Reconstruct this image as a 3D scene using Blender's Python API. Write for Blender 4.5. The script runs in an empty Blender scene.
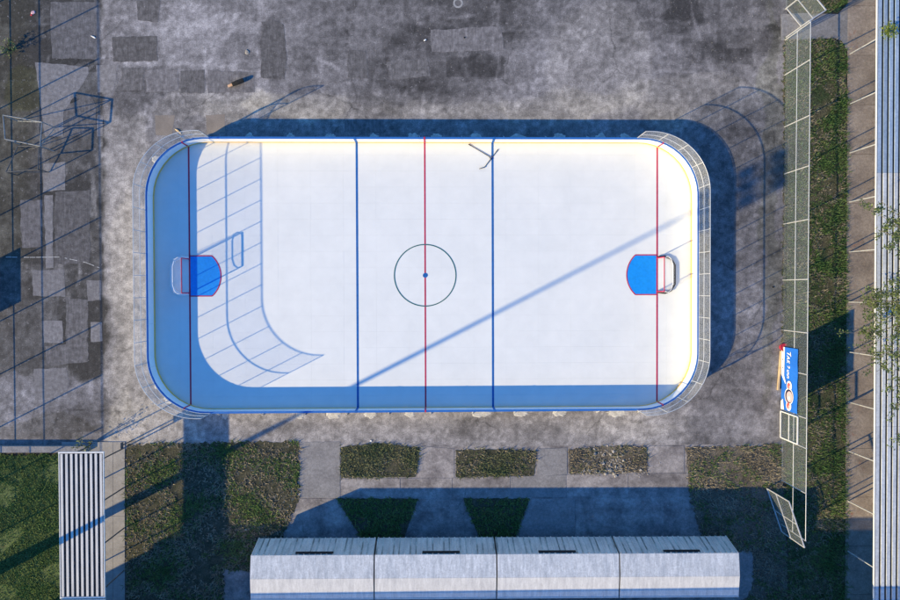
import bpy, math, random
import numpy as np
from mathutils import Vector, Matrix
random.seed(7); rng = np.random.default_rng(7)
S = bpy.context.scene
COL = S.collection
# ---------------------------------------------------------------- camera
CAM_XY = (0.49, -0.805); H = 38.0; F = 695.0
ROT = (-0.01428, -0.02272, -0.00322)
cam = bpy.data.cameras.new('camera'); co = bpy.data.objects.new('camera', cam); COL.objects.link(co)
co.location = (*CAM_XY, H); co.rotation_euler = ROT
cam.sensor_width = 36; cam.lens = F / 900 * 36; cam.clip_end = 2000
S.camera = co
# ---------------------------------------------------------------- sky, sun, exposure
AZ = math.radians(27.0); EL = math.radians(20.9)
SH = 1 / math.tan(EL)
SDX, SDY = math.cos(AZ), math.sin(AZ)              # the way shadows fall on the ground
W = bpy.data.worlds.new('World'); S.world = W; W.use_nodes = True
wn = W.node_tree.nodes; sky = wn.new('ShaderNodeTexSky'); sky.sky_type = 'NISHITA'; sky.sun_disc = False
sky.sun_elevation = EL; sky.sun_rotation = math.atan2(-SDX, -SDY)
sky.air_density = 1.0; sky.dust_density = 0.1; sky.ozone_density = 4.0; sky.altitude = 200
wn['Background'].inputs['Strength'].default_value = 0.135
tint = wn.new('ShaderNodeMix'); tint.data_type = 'RGBA'; tint.blend_type = 'MULTIPLY'; tint.inputs[0].default_value = 1      # deep clear blue sky, evenly
tint.inputs[7].default_value = (0.46, 0.94, 1.30, 1)
W.node_tree.links.new(sky.outputs[0], tint.inputs[6]); W.node_tree.links.new(tint.outputs[2], wn['Background'].inputs[0])
sl = bpy.data.lights.new('sun', 'SUN'); sl.energy = 5.0; sl.angle = math.radians(0.5); sl.color = (1, 0.78, 0.40)
so = bpy.data.objects.new('sun', sl); COL.objects.link(so)
so.rotation_euler = Vector((SDX * math.cos(EL), SDY * math.cos(EL), -math.sin(EL))).to_track_quat('-Z', 'Y').to_euler()
so.location = (-30, -15, 30)
vs = S.view_settings; vs.view_transform = 'Standard'; vs.look = 'None'; vs.gamma = 1; vs.exposure = 0.70

# ---------------------------------------------------------------- helpers
RM = np.array(co.rotation_euler.to_matrix())
def G(u, v, z=0.0):
    """survey point: a pixel of the 900x600 photograph taken down to height z"""
    d = RM @ np.array([(u - 450) / F, -(v - 300) / F, -1.0]); t = (z - H) / d[2]
    return Vector((CAM_XY[0] + d[0] * t, CAM_XY[1] + d[1] * t, z))
def PX(X, Y):
    P = np.stack([X - CAM_XY[0], Y - CAM_XY[1], np.full_like(X, -H)], -1) @ RM
    return 450 + F * P[..., 0] / -P[..., 2], 300 - F * P[..., 1] / -P[..., 2]

def tag(o, label=None, cat=None, group=None, kind=None):
    for k, x in (('label', label), ('category', cat), ('group', group), ('kind', kind)):
        if x: o[k] = x
    return o
def empty(name, loc, label, cat, group=None, rz=0):
    o = bpy.data.objects.new(name, None); COL.objects.link(o); o.location = loc; o.rotation_euler.z = rz
    o.empty_display_size = .2
    return tag(o, label, cat, group)
MOFF = {}
class MB:
    def __init__(s): s.v = []; s.f = []; s.m = []; s.mi = 0
    def add(s, v, f):
        b = len(s.v); s.v += [tuple(x) for x in v]; s.f += [tuple(i + b for i in q) for q in f]; s.m += [s.mi] * len(f); return s
    def hexa(s, b, t):
        n = len(b); f = [tuple(range(n - 1, -1, -1)), tuple(range(n, 2 * n))]
        f += [(i, (i + 1) % n, n + (i + 1) % n, n + i) for i in range(n)]
        return s.add(list(b) + list(t), f)
    def prism(s, poly, z0, z1): return s.hexa([(p[0], p[1], z0) for p in poly], [(p[0], p[1], z1) for p in poly])
    def box(s, c, d, rz=0.0, M=None):
        hx, hy, hz = d[0] / 2, d[1] / 2, d[2] / 2; c = Vector(c); cs, sn = math.cos(rz), math.sin(rz)
        def P(x, y, z):
            q = Vector((x * cs - y * sn, x * sn + y * cs, z)) if M is None else M @ Vector((x, y, z))
            return c + q
        return s.hexa([P(-hx, -hy, -hz), P(hx, -hy, -hz), P(hx, hy, -hz), P(-hx, hy, -hz)], [P(-hx, -hy, hz), P(hx, -hy, hz), P(hx, hy, hz), P(-hx, hy, hz)])
    def bar(s, p, q, w, h=None):
        p = Vector(p); q = Vector(q); d = q - p; M = d.to_track_quat('X', 'Z').to_matrix()
        return s.box((p + q) / 2, (d.length, w, h or w), M=M)
    def tube(s, pts, r, n=8, closed=False, radii=None):
        pts = [Vector(p) for p in pts]; N = len(pts); rings = []
        for i, p in enumerate(pts):
            a = pts[(i - 1) % N] if (i or closed) else p; b = pts[(i + 1) % N] if (i < N - 1 or closed) else p
            t = (b - a).normalized(); u = t.cross(Vector((0, 0, 1)))
            if u.length < .05: u = t.cross(Vector((1, 0, 0)))
            u.normalize(); w = t.cross(u); rr = radii[i] if radii else r
            rings.append([p + (u * math.cos(2 * math.pi * k / n) + w * math.sin(2 * math.pi * k / n)) * rr for k in range(n)])
        v = [x for R in rings for x in R]; f = []
        for i in range(N if closed else N - 1):
            j = (i + 1) % N
            f += [(i * n + k, i * n + (k + 1) % n, j * n + (k + 1) % n, j * n + k) for k in range(n)]
        if not closed: f += [tuple(range(n - 1, -1, -1)), tuple((N - 1) * n + k for k in range(n))]
        return s.add(v, f)
    def sheet(s, poly, z): return s.add([(p[0], p[1], z) for p in poly], [tuple(range(len(poly)))])
    def build(s, name, mat, parent=None, smooth=False):
        me = bpy.data.meshes.new(name)
        off = Vector((0, 0, 0))
        if parent is not None:
            off = world_loc(parent)
        R = Matrix.Rotation(-world_rz(parent), 3, 'Z') if parent is not None and world_rz(parent) else None
        vv = [(Vector(x) - off) for x in s.v]
        if R is not None: vv = [R @ x for x in vv]
        me.from_pydata([tuple(x) for x in vv], [], s.f)
        mats = mat if isinstance(mat, (list, tuple)) else [mat]
        for m in mats: me.materials.append(m)
        if len(mats) > 1: me.polygons.foreach_set('material_index', s.m)
        if smooth: me.polygons.foreach_set('use_smooth', [True] * len(me.polygons))
        me.update()
        o = bpy.data.objects.new(name, me); COL.objects.link(o)
        if parent is not None: o.parent = parent
        return o
def world_loc(o):
    v = Vector((0, 0, 0))
    while o is not None: v = v + Vector(o.location); o = o.parent
    return v
def world_rz(o):
    a = 0
    while o is not None: a += o.rotation_euler.z; o = o.parent
    return a
def fix_winding(poly):
    a = sum(poly[i][0] * poly[(i + 1) % len(poly)][1] - poly[(i + 1) % len(poly)][0] * poly[i][1] for i in range(len(poly)))
    return list(poly) if a > 0 else list(poly)[::-1]
def PP(pts, z=0): return fix_winding([G(u, v, 0) for u, v in pts])
def rough_poly(poly, step=.35, amp=.05):
    out = []
    for i in range(len(poly)):
        a, b = Vector(poly[i][:2]), Vector(poly[(i + 1) % len(poly)][:2]); n = max(1, int((b - a).length / step)); d = (b - a); nn = Vector((-d.y, d.x)).normalized()
        for k in range(n):
            p = a + d * (k / n) + nn * random.uniform(-amp, amp); out.append((p.x, p.y))
    return out

# ---------------------------------------------------------------- materials
def mat(name, c1, c2=None, scale=1.5, fine=40, fine_amt=.25, rough=.8, metal=0.0, bump=0.0, stretch=(1, 1, 1), spots=None, spot_scale=9, attr=None, island=0.0, spec=.4, contrast=(.35, .65), transl=0, mid=0, mid_scale=7, streak=0, cracks=0, objrand=0):
    m = bpy.data.materials.new(name); m.use_nodes = True; nt = m.node_tree; N = nt.nodes; L = nt.links
    B = N['Principled BSDF']; B.inputs['Roughness'].default_value = rough; B.inputs['Metallic'].default_value = metal
    B.inputs['Specular IOR Level'].default_value = spec
    tc = N.new('ShaderNodeNewGeometry'); mp = N.new('ShaderNodeMapping'); mp.inputs['Scale'].default_value = stretch
    L.new(tc.outputs['Position'], mp.inputs['Vector'])
    n1 = N.new('ShaderNodeTexNoise'); n1.inputs['Scale'].default_value = scale; n1.inputs['Detail'].default_value = 8; n1.inputs['Roughness'].default_value = .62
    L.new(mp.outputs[0], n1.inputs['Vector'])
    mx = N.new('ShaderNodeMix'); mx.data_type = 'RGBA'
    rp = N.new('ShaderNodeMapRange'); rp.inputs[1].default_value, rp.inputs[2].default_value = contrast; L.new(n1.outputs[0], rp.inputs[0]); L.new(rp.outputs[0], mx.inputs[0])
    if attr:
        at = N.new('ShaderNodeAttribute'); at.attribute_name = attr
        h = N.new('ShaderNodeHueSaturation'); h.inputs['Value'].default_value = .70; L.new(at.outputs['Color'], h.inputs['Color'])
        h2 = N.new('ShaderNodeHueSaturation'); h2.inputs['Value'].default_value = 1.28; L.new(at.outputs['Color'], h2.inputs['Color'])
        L.new(h.outputs[0], mx.inputs[6]); L.new(h2.outputs[0], mx.inputs[7])
    else:
        mx.inputs[6].default_value = (*c1, 1); mx.inputs[7].default_value = (*(c2 or c1), 1)
    last = mx.outputs[2]
    n2 = N.new('ShaderNodeTexNoise'); n2.inputs['Scale'].default_value = fine; n2.inputs['Detail'].default_value = 3; L.new(tc.outputs['Position'], n2.inputs['Vector'])
    r2 = N.new('ShaderNodeMapRange'); r2.inputs[1].default_value, r2.inputs[2].default_value = .3, .7; r2.inputs[3].default_value, r2.inputs[4].default_value = 1 - fine_amt, 1 + fine_amt
    L.new(n2.outputs[0], r2.inputs[0])
    hv = N.new('ShaderNodeHueSaturation'); L.new(last, hv.inputs['Color']); L.new(r2.outputs[0], hv.inputs['Value']); last = hv.outputs[0]
    def vary(last, fac, lo, hi, a, b):
        q = N.new('ShaderNodeMapRange'); q.inputs[1].default_value, q.inputs[2].default_value = lo, hi; q.inputs[3].default_value, q.inputs[4].default_value = a, b; L.new(fac, q.inputs[0])
        w = N.new('ShaderNodeHueSaturation'); L.new(q.outputs[0], w.inputs['Value']); L.new(last, w.inputs['Color']); return w.outputs[0]
    if mid:
        n5 = N.new('ShaderNodeTexNoise'); n5.inputs['Scale'].default_value = mid_scale; n5.inputs['Detail'].default_value = 6; n5.inputs['Roughness'].default_value = .7; L.new(tc.outputs['Position'], n5.inputs['Vector'])
        last = vary(last, n5.outputs[0], .36, .64, 1 - mid, 1 + mid)
    if streak:
        m6 = N.new('ShaderNodeMapping'); m6.inputs['Scale'].default_value = (1, .16, 1); L.new(tc.outputs['Position'], m6.inputs['Vector'])
        n6 = N.new('ShaderNodeTexNoise'); n6.inputs['Scale'].default_value = 9; n6.inputs['Detail'].default_value = 5; n6.inputs['Roughness'].default_value = .7; L.new(m6.outputs[0], n6.inputs['Vector'])
        last = vary(last, n6.outputs[0], .42, .68, 1 - streak * .35, 1 + streak)
    if cracks:
        n7 = N.new('ShaderNodeTexNoise'); n7.inputs['Scale'].default_value = 1.4; n7.inputs['Detail'].default_value = 4; L.new(tc.outputs['Position'], n7.inputs['Vector'])
        a7 = N.new('ShaderNodeMix'); a7.data_type = 'RGBA'; a7.blend_type = 'ADD'; a7.inputs[0].default_value = .6; L.new(tc.outputs['Position'], a7.inputs[6]); L.new(n7.outputs[1], a7.inputs[7])
        v7 = N.new('ShaderNodeTexVoronoi'); v7.feature = 'DISTANCE_TO_EDGE'; v7.inputs['Scale'].default_value = cracks; L.new(a7.outputs[2], v7.inputs['Vector'])
        q7 = N.new('ShaderNodeMapRange'); q7.inputs[1].default_value, q7.inputs[2].default_value = .47, .56; q7.inputs[3].default_value, q7.inputs[4].default_value = .03, 0
        n8 = N.new('ShaderNodeTexNoise'); n8.inputs['Scale'].default_value = .35; n8.inputs['Detail'].default_value = 3; L.new(tc.outputs['Position'], n8.inputs['Vector']); L.new(n8.outputs[0], q7.inputs[0])
        x7 = N.new('ShaderNodeMath'); x7.operation = 'MAXIMUM'; L.new(v7.outputs['Distance'], x7.inputs[0]); L.new(q7.outputs[0], x7.inputs[1])
        last = vary(last, x7.outputs[0], 0, .009, .62, 1)
    if objrand:
        oi = N.new('ShaderNodeObjectInfo'); last = vary(last, oi.outputs['Random'], 0, 1, 1 - objrand, 1 + objrand)
    if spots:
        n3 = N.new('ShaderNodeTexNoise'); n3.inputs['Scale'].default_value = spot_scale; n3.inputs['Detail'].default_value = 5; n3.inputs['Roughness'].default_value = .75; L.new(mp.outputs[0], n3.inputs['Vector'])
        r3 = N.new('ShaderNodeMapRange'); r3.inputs[1].default_value, r3.inputs[2].default_value = .60, .72; L.new(n3.outputs[0], r3.inputs[0])
        m3 = N.new('ShaderNodeMix'); m3.data_type = 'RGBA'; L.new(r3.outputs[0], m3.inputs[0]); L.new(last, m3.inputs[6]); m3.inputs[7].default_value = (*spots, 1); last = m3.outputs[2]
    if island:
        r4 = N.new('ShaderNodeMapRange'); r4.inputs[3].default_value, r4.inputs[4].default_value = 1 - island, 1 + island; L.new(tc.outputs['Random Per Island'], r4.inputs[0])
        h4 = N.new('ShaderNodeHueSaturation'); L.new(r4.outputs[0], h4.inputs['Value']); L.new(last, h4.inputs['Color']); last = h4.outputs[0]
    L.new(last, B.inputs['Base Color'])
    if bump:
        bp = N.new('ShaderNodeBump'); bp.inputs['Strength'].default_value = bump; bp.inputs['Distance'].default_value = .03; L.new(n2.outputs[0], bp.inputs['Height']); L.new(bp.outputs[0], B.inputs['Normal'])
    if transl:
        tr = N.new('ShaderNodeBsdfTranslucent'); L.new(last, tr.inputs['Color']); ms = N.new('ShaderNodeMixShader'); ms.inputs[0].default_value = transl
        L.new(B.outputs[0], ms.inputs[1]); L.new(tr.outputs[0], ms.inputs[2]); L.new(ms.outputs[0], N['Material Output'].inputs['Surface'])
    return m
def mesh_mat(name, color, period, wire, rough=.5, metal=0.0):
    """woven wire: round holes are left open by a transparent shader, laid out along the surface's own UV (metres)"""
    m = bpy.data.materials.new(name); m.use_nodes = True; N = m.node_tree.nodes; L = m.node_tree.links
    B = N['Principled BSDF']; B.inputs['Base Color'].default_value = (*color, 1); B.inputs['Roughness'].default_value = rough; B.inputs['Metallic'].default_value = metal
    uv = N.new('ShaderNodeUVMap'); uv.uv_map = 'UVMap'; sp = N.new('ShaderNodeSeparateXYZ'); L.new(uv.outputs[0], sp.inputs[0])
    def ma(op, a, b=None):
        n = N.new('ShaderNodeMath'); n.operation = op
        for i, x in enumerate((a, b)):
            if x is None: continue
            if isinstance(x, (int, float)): n.inputs[i].default_value = x
            else: L.new(x, n.inputs[i])
        return n.outputs[0]
    a = ma('LESS_THAN', ma('FRACT', ma('DIVIDE', ma('ADD', sp.outputs[0], sp.outputs[1]), period)), wire)
    b = ma('LESS_THAN', ma('FRACT', ma('DIVIDE', ma('SUBTRACT', sp.outputs[0], sp.outputs[1]), period)), wire)
    t = N.new('ShaderNodeBsdfTransparent'); ms = N.new('ShaderNodeMixShader')
    L.new(ma('MAXIMUM', a, b), ms.inputs[0]); L.new(t.outputs[0], ms.inputs[1]); L.new(B.outputs[0], ms.inputs[2]); L.new(ms.outputs[0], N['Material Output'].inputs['Surface'])
    return m
T = {}
T['soil'] = mat('soil', (.055, .045, .035), (.09, .075, .058), scale=.8, fine_amt=.4, bump=.5, rough=.95)
T['yard'] = mat('yard_surface', (.2, .2, .2), attr='Col', scale=4.5, fine=30, fine_amt=.22, rough=.9, bump=.25, spots=(.34, .33, .345), spot_scale=5, contrast=(.3, .7), mid=.3, mid_scale=16, streak=.1, cracks=.16)
T['conc'] = mat('concrete', (.135, .125, .13), (.32, .30, .30), scale=1.1, fine=25, fine_amt=.2, rough=.9, bump=.2, spots=(.42, .40, .39), spot_scale=6, mid=.22, mid_scale=5, cracks=.3, objrand=.12)
T['conc_tan'] = mat('tan_concrete', (.20, .175, .155), (.27, .235, .21), scale=1.3, fine=25, fine_amt=.15, rough=.9, bump=.2)
T['conc_pale'] = mat('pale_concrete', (.19, .187, .195), (.26, .256, .265), scale=1.5, fine=25, fine_amt=.16, rough=.9, bump=.2, spots=(.15, .147, .155), spot_scale=2.5, mid=.18, objrand=.1)
T['patch_pale'] = mat('pale_concrete_patch', (.155, .15, .157), (.235, .228, .238), scale=4.5, fine=30, fine_amt=.22, rough=.9, bump=.25, spots=(.13, .126, .13), spot_scale=2.5, contrast=(.3, .7), mid=.2, mid_scale=5, streak=.15, objrand=.1)
T['floor'] = mat('light_floor_concrete', (.27, .262, .265), (.35, .34, .34), scale=1.5, fine=25, fine_amt=.12, rough=.9, bump=.15, mid=.08)
T['patch_dark'] = mat('dark_asphalt_patch', (.085, .082, .086), (.15, .145, .152), scale=4.5, fine=30, fine_amt=.22, rough=.9, bump=.25, spots=(.24, .23, .24), spot_scale=5, contrast=(.3, .7), mid=.25, mid_scale=3, streak=.35, objrand=.15)
T['patch_mid'] = mat('grey_asphalt_patch', (.115, .11, .117), (.185, .178, .188), scale=4.5, fine=30, fine_amt=.22, rough=.9, bump=.25, spots=(.26, .25, .26), spot_scale=5, contrast=(.3, .7), mid=.25, mid_scale=3, streak=.35, objrand=.15)
T['walk'] = mat('walkway_concrete', (.24, .20, .175), (.38, .325, .285), scale=.9, fine=25, fine_amt=.2, rough=.9, bump=.2, spots=(.30, .16, .12), spot_scale=1.0, mid=.15, objrand=.08)
T['lawn_strip'] = mat('leaf_littered_lawn', (.035, .055, .02), (.09, .085, .05), scale=.9, fine=14, fine_amt=.55, rough=.95, bump=1, spots=(.12, .075, .05), spot_scale=1.1, mid=.35, contrast=(.42, .58))
T['lawn'] = mat('worn_lawn', (.028, .034, .018), (.085, .08, .055), scale=2.5, fine=14, fine_amt=.5, rough=.95, bump=1, spots=(.24, .21, .17), spot_scale=1.6)
T['lawn_green'] = mat('mossy_lawn', (.06, .10, .03), (.11, .15, .055), scale=2.5, fine=14, fine_amt=.55, rough=.95, bump=1, spots=(.11, .10, .06), spot_scale=1.6)
T['lawn_dry'] = mat('dry_lawn', (.075, .065, .05), (.16, .14, .11), scale=1.2, fine=14, fine_amt=.5, rough=.95, bump=1, spots=(.06, .075, .03), spot_scale=1.2)
T['blade'] = mat('grass_blades', (.08, .115, .05), (.19, .19, .11), scale=.9, fine=20, fine_amt=.3, rough=.7, island=.45, transl=.25)
T['blade_dry'] = mat('dry_grass_blades', (.19, .165, .12), (.32, .28, .21), scale=.9, fine=20, fine_amt=.3, rough=.8, island=.45, transl=.2)
T['blade_green'] = mat('green_grass_blades', (.065, .145, .035), (.13, .19, .06), scale=.9, fine=20, fine_amt=.3, rough=.7, island=.45, transl=.25)
T['ice'] = mat('white_rink_plastic', (.735, .76, .76), (.785, .805, .80), scale=.35, fine=1.6, fine_amt=.02, rough=.42, spec=.35, objrand=.004)
T['subice'] = mat('rink_underlay', (.70, .71, .73), rough=.9)
T['board'] = mat('white_board_plastic', (.80, .81, .82), (.84, .845, .85), scale=2, fine_amt=.02, rough=.4)
T['kick'] = mat('yellow_kick_plastic', (.78, .50, .12), (.72, .46, .12), scale=2, fine_amt=.05, rough=.5)
T['cap'] = mat('blue_cap_plastic', (.02, .13, .45), (.03, .16, .5), scale=3, fine_amt=.05, rough=.45)
T['red'] = mat('red_line_paint', (.46, .02, .07), (.5, .03, .09), scale=3, fine=7, fine_amt=.14, rough=.5)
T['blue'] = mat('blue_line_paint', (.012, .11, .38), (.015, .13, .42), scale=3, fine=7, fine_amt=.14, rough=.5)
T['crease'] = mat('blue_crease_paint', (.005, .26, .80), (.008, .29, .84), scale=2, fine=7, fine_amt=.08, rough=.5)
T['circle'] = mat('teal_line_paint', (.015, .12, .13), (.025, .14, .15), scale=3, fine_amt=.06, rough=.5)
T['galv'] = mat('galvanised_steel', (.50, .51, .53), (.60, .61, .63), scale=5, fine_amt=.1, rough=.45, metal=.35)
T['dsteel'] = mat('dark_steel', (.07, .075, .08), (.12, .12, .125), scale=5, fine_amt=.2, rough=.6, metal=.3)
T['wpaint'] = mat('white_painted_steel', (.62, .63, .64), (.75, .75, .75), scale=3, fine_amt=.1, rough=.45, spots=(.4, .3, .22), spot_scale=6)
T['slat'] = mat('white_slat_paint', (.46, .47, .49), (.62, .62, .62), scale=1.6, fine_amt=.1, rough=.45, stretch=(4, .5, 4), spots=(.36, .33, .3), spot_scale=3)
T['slat_mid'] = mat('pale_blue_grey_slat', (.40, .44, .50), (.54, .57, .61), scale=1.6, fine_amt=.12, rough=.45, stretch=(4, .5, 4), spots=(.30, .30, .30), spot_scale=3, mid=.12, objrand=.14)
T['slat_blue'] = mat('blue_grey_slat', (.22, .31, .44), (.33, .41, .53), scale=1.6, mid=.12, objrand=.12, fine_amt=.1, rough=.45, stretch=(4, .5, 4))  # north slats of the long canopy, darker and bluer than those further south
T['deck'] = mat('dark_roof_deck', (.022, .024, .03), (.05, .052, .06), scale=2, fine_amt=.3, rough=.8)
T['roof'] = mat('weathered_white_sheet', (.42, .45, .49), (.62, .64, .67), scale=1.6, fine=14, fine_amt=.07, rough=.5, stretch=(2.5, .5, 1), spots=(.36, .37, .38), spot_scale=3.2, contrast=(.3, .6), mid=.08, streak=.2, objrand=.06)
T['roof2'] = mat('white_roof_sheet', (.50, .51, .54), (.63, .64, .66), scale=1.6, fine=14, fine_amt=.06, rough=.5, stretch=(2.5, .5, 1), contrast=(.25, .55), streak=.15, spots=(.42, .42, .42), spot_scale=2.2, objrand=.05)
T['rib'] = mat('grey_ribbed_sheet', (.56, .49, .45), (.80, .69, .62), scale=1.4, fine=14, fine_amt=.12, rough=.5, stretch=(3, 1, .5), spots=(.34, .35, .24), spot_scale=2.4)
T['rib_edge'] = mat('dirty_rib_seams', (.20, .20, .18), (.62, .60, .55), scale=1.1, fine_amt=.2, rough=.6, contrast=(.4, .6))
T['black'] = mat('black_rubber', (.012, .012, .014), rough=.6)
T['wood'] = mat('pale_timber', (.50, .36, .20), (.62, .47, .29), scale=3, fine_amt=.15, rough=.8, stretch=(6, 1, 1))
T['bark'] = mat('dark_bark', (.012, .012, .013), (.03, .028, .026), scale=8, fine_amt=.5, rough=.95, bump=.6)
T['cut'] = mat('fresh_cut_wood', (.62, .36, .20), (.72, .46, .28), scale=6, fine_amt=.1, rough=.8)
T['banner_blue'] = mat('blue_banner_vinyl', (.012, .13, .58), (.016, .16, .66), scale=1, fine_amt=.03, rough=.45)
T['banner_white'] = mat('white_banner_print', (.78, .79, .8), fine_amt=.03, rough=.45)
T['banner_red'] = mat('red_banner_print', (.55, .10, .10), fine_amt=.05, rough=.45)
T['banner_pink'] = mat('pink_banner_print', (.70, .42, .45), fine_amt=.05, rough=.45)
T['banner_dark'] = mat('dark_banner_print', (.02, .025, .06), fine_amt=.05, rough=.45)
T['redplastic'] = mat('red_plastic', (.42, .02, .05), (.5, .03, .06), fine_amt=.06, rough=.4)
T['stone'] = mat('pale_rubble', (.24, .22, .20), (.42, .40, .37), scale=3, fine_amt=.3, rough=.95, island=.3)
T['mortar'] = mat('white_mortar', (.38, .37, .35), (.58, .565, .54), scale=4, fine=30, fine_amt=.2, rough=.95, bump=.3)
T['wall'] = mat('building_render', (.45, .42, .38), (.55, .52, .47), scale=.6, fine_amt=.1, rough=.9)
T['glass'] = mat('window_glass', (.03, .04, .05), rough=.08, fine_amt=0)
T['leaf'] = mat('olive_leaves', (.085, .125, .035), (.17, .21, .07), scale=1.5, fine_amt=.2, rough=.6, island=.4, transl=.3)
T['leaf_bright'] = mat('yellow_green_leaves', (.16, .22, .02), (.24, .27, .03), scale=3, fine_amt=.2, rough=.6, island=.3, transl=.3)
T['dryleaf'] = mat('brown_twigs', (.06, .045, .03), (.1, .08, .05), scale=5, fine_amt=.3, rough=.9)
T['twig'] = mat('grey_brown_bark', (.14, .12, .10), (.22, .195, .165), scale=5, fine_amt=.3, rough=.9)
T['chalk'] = mat('chalk_paint', (.42, .42, .41), (.55, .55, .54), scale=3, fine_amt=.3, rough=.9)
T['ring'] = mat('pale_scuff_paint', (.26, .26, .27), (.34, .34, .35), scale=3, fine_amt=.3, rough=.9)
T['netmesh'] = mesh_mat('safety_net_mesh', (.62, .65, .68), .06, .10)
T['fencemesh'] = mesh_mat('chain_link_mesh', (.27, .32, .37), .055, .115, metal=.2)
T['farmesh'] = mesh_mat('west_chain_link_mesh', (.42, .47, .50), .055, .07, metal=.2)
T['goalnet'] = mesh_mat('white_goal_net', (.8, .8, .8), .05, .09)

def mesh_quad(name, p, mt, parent, nu=1):
    """p: list of (bottom, top) pairs in order along the mesh; UV in metres"""
    mb = MB(); u = 0; us = []
    for i, (b, t) in enumerate(p):
        if i: u += (Vector(b) - Vector(p[i - 1][0])).length
        us.append(u); mb.v += [tuple(b), tuple(t)]
    for i in range(len(p) - 1): mb.f.append((2 * i, 2 * i + 2, 2 * i + 3, 2 * i + 1)); mb.m.append(0)
    o = mb.build(name, mt, parent); uv = o.data.uv_layers.new(name='UVMap')
    hs = [(Vector(t) - Vector(b)).length for b, t in p]
    for l in o.data.loops:
        k = l.vertex_index // 2; uv.data[l.index].uv = (us[k], hs[k] if l.vertex_index % 2 else 0)
    return o

# ================================================================ SETTING
g = MB(); g.sheet([(-400, -400), (400, -400), (400, 400), (-400, 400)], -.02)
tag(g.build('ground', T['soil']), 'bare brown earth around the sports ground', 'ground', kind='structure')

# ---- yard: one fine sheet, its stains and repairs held in a colour attribute
def vnoise(X, Y, s, seed):
    r = np.random.default_rng(seed); n = 256; L = r.random((n, n)); x = X / s + 57.3; y = Y / s + 91.7
    i = np.floor(x).astype(int); j = np.floor(y).astype(int); a = x - i; b = y - j; a = a * a * (3 - 2 * a); b = b * b * (3 - 2 * b)
    q = lambda p, o: L[p % n, o % n]
    return (q(i, j) * (1 - a) + q(i + 1, j) * a) * (1 - b) + (q(i, j + 1) * (1 - a) + q(i + 1, j + 1) * a) * b
def fbm(X, Y, s, seed, oc=5):
    t = 0; w = 1; tw = 0
    for k in range(oc): t = t + w * vnoise(X, Y, s / 2 ** k, seed + k); tw += w; w *= .6
    return t / tw - .5
gx = np.arange(-25.5, 19.95, .09); gy = np.arange(-9.4, 16.6, .09)
X, Y = np.meshgrid(gx, gy); U, V = PX(X, Y)
U2 = U + 30 * fbm(X, Y, 2.0, 11, 6); V2 = V + 30 * fbm(X, Y, 2.0, 31, 6)
tone = np.full(X.shape, .205); warm = np.zeros_like(X); green = np.zeros_like(X)
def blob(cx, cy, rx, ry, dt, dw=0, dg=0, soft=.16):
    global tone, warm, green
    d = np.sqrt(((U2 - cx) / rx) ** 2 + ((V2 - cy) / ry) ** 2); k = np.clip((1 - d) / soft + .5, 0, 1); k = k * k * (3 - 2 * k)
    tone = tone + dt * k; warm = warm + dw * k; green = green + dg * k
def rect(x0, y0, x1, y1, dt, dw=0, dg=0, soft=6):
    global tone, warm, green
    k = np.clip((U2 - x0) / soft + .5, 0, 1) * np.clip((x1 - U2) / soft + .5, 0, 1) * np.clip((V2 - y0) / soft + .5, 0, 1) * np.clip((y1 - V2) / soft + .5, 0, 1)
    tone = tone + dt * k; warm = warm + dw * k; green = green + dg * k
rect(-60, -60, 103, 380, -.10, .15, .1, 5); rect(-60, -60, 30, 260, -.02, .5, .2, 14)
rect(104, 110, 150, 445, .115, .35, 0, 8); rect(150, 408, 690, 447, .10, .3, 0, 10); rect(104, 405, 200, 447, .05, .3)
rect(200, 98, 690, 124, .035, .4, 0, 16); rect(340, -60, 520, 90, -.05, 0, 0, 30)
for b in ((430, 60, 75, 32, -.035), (480, 15, 110, 22, -.035), (530, 70, 30, 26, .03), (600, 60, 55, 60, .045, .25), (650, 15, 55, 28, -.05), (725, 25, 60, 42, -.06), (700, 70, 40, 26, -.03), (690, 100, 70, 26, .045, .35),
          (760, 60, 30, 40, .01), (745, 120, 50, 22, -.04), (745, 160, 50, 30, -.045), (745, 230, 40, 45, -.03), (735, 290, 40, 30, .01), (240, 60, 60, 45, .01), (272, 50, 15, 36, -.07), (160, 20, 70, 18, .05), (140, 15, 30, 30, -.05),
          (215, 105, 60, 18, .04, .3), (300, 105, 55, 16, .06, .5), (160, 100, 50, 22, -.06), (120, 125, 25, 20, -.03), (390, 95, 40, 16, -.02), (420, 90, 60, 14, -.02), (440, 110, 70, 9, .03, .2), (560, 105, 60, 14, .04, .3),
          (720, 380, 60, 30, -.02), (740, 425, 50, 18, .03), (620, 428, 60, 10, .035, .2), (500, 430, 60, 14, -.05), (330, 430, 60, 10, -.03), (440, 428, 40, 8, -.03), (125, 300, 16, 110, .03, .3), (60, 230, 40, 60, -.01), (90, 340, 30, 40, -.05),
          (20, 90, 22, 28, -.02, .8, .6), (15, 50, 14, 18, -.06), (45, 430, 50, 12, -.05, .4), (95, 420, 26, 16, -.03, .1), (80, 20, 25, 45, -.05), (60, 45, 45, 25, -.03), (130, 410, 25, 16, .02, .2), (770, 200, 10, 200, -.03, .2, .3)):
    blob(*b)
for q in ((112, 20, 262, 34, .06), (112, 62, 262, 67, .06), (110, 93, 262, 98, .05), (158, 34, 180, 62, .03), (205, 30, 258, 64, .02), (104, -10, 136, 34, -.03), (300, 5, 345, 95, -.015), (345, 78, 480, 84, .03), (497, -20, 502, 100, .03), (470, 60, 476, 110, -.02)): rect(*q, soft=5)
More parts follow.
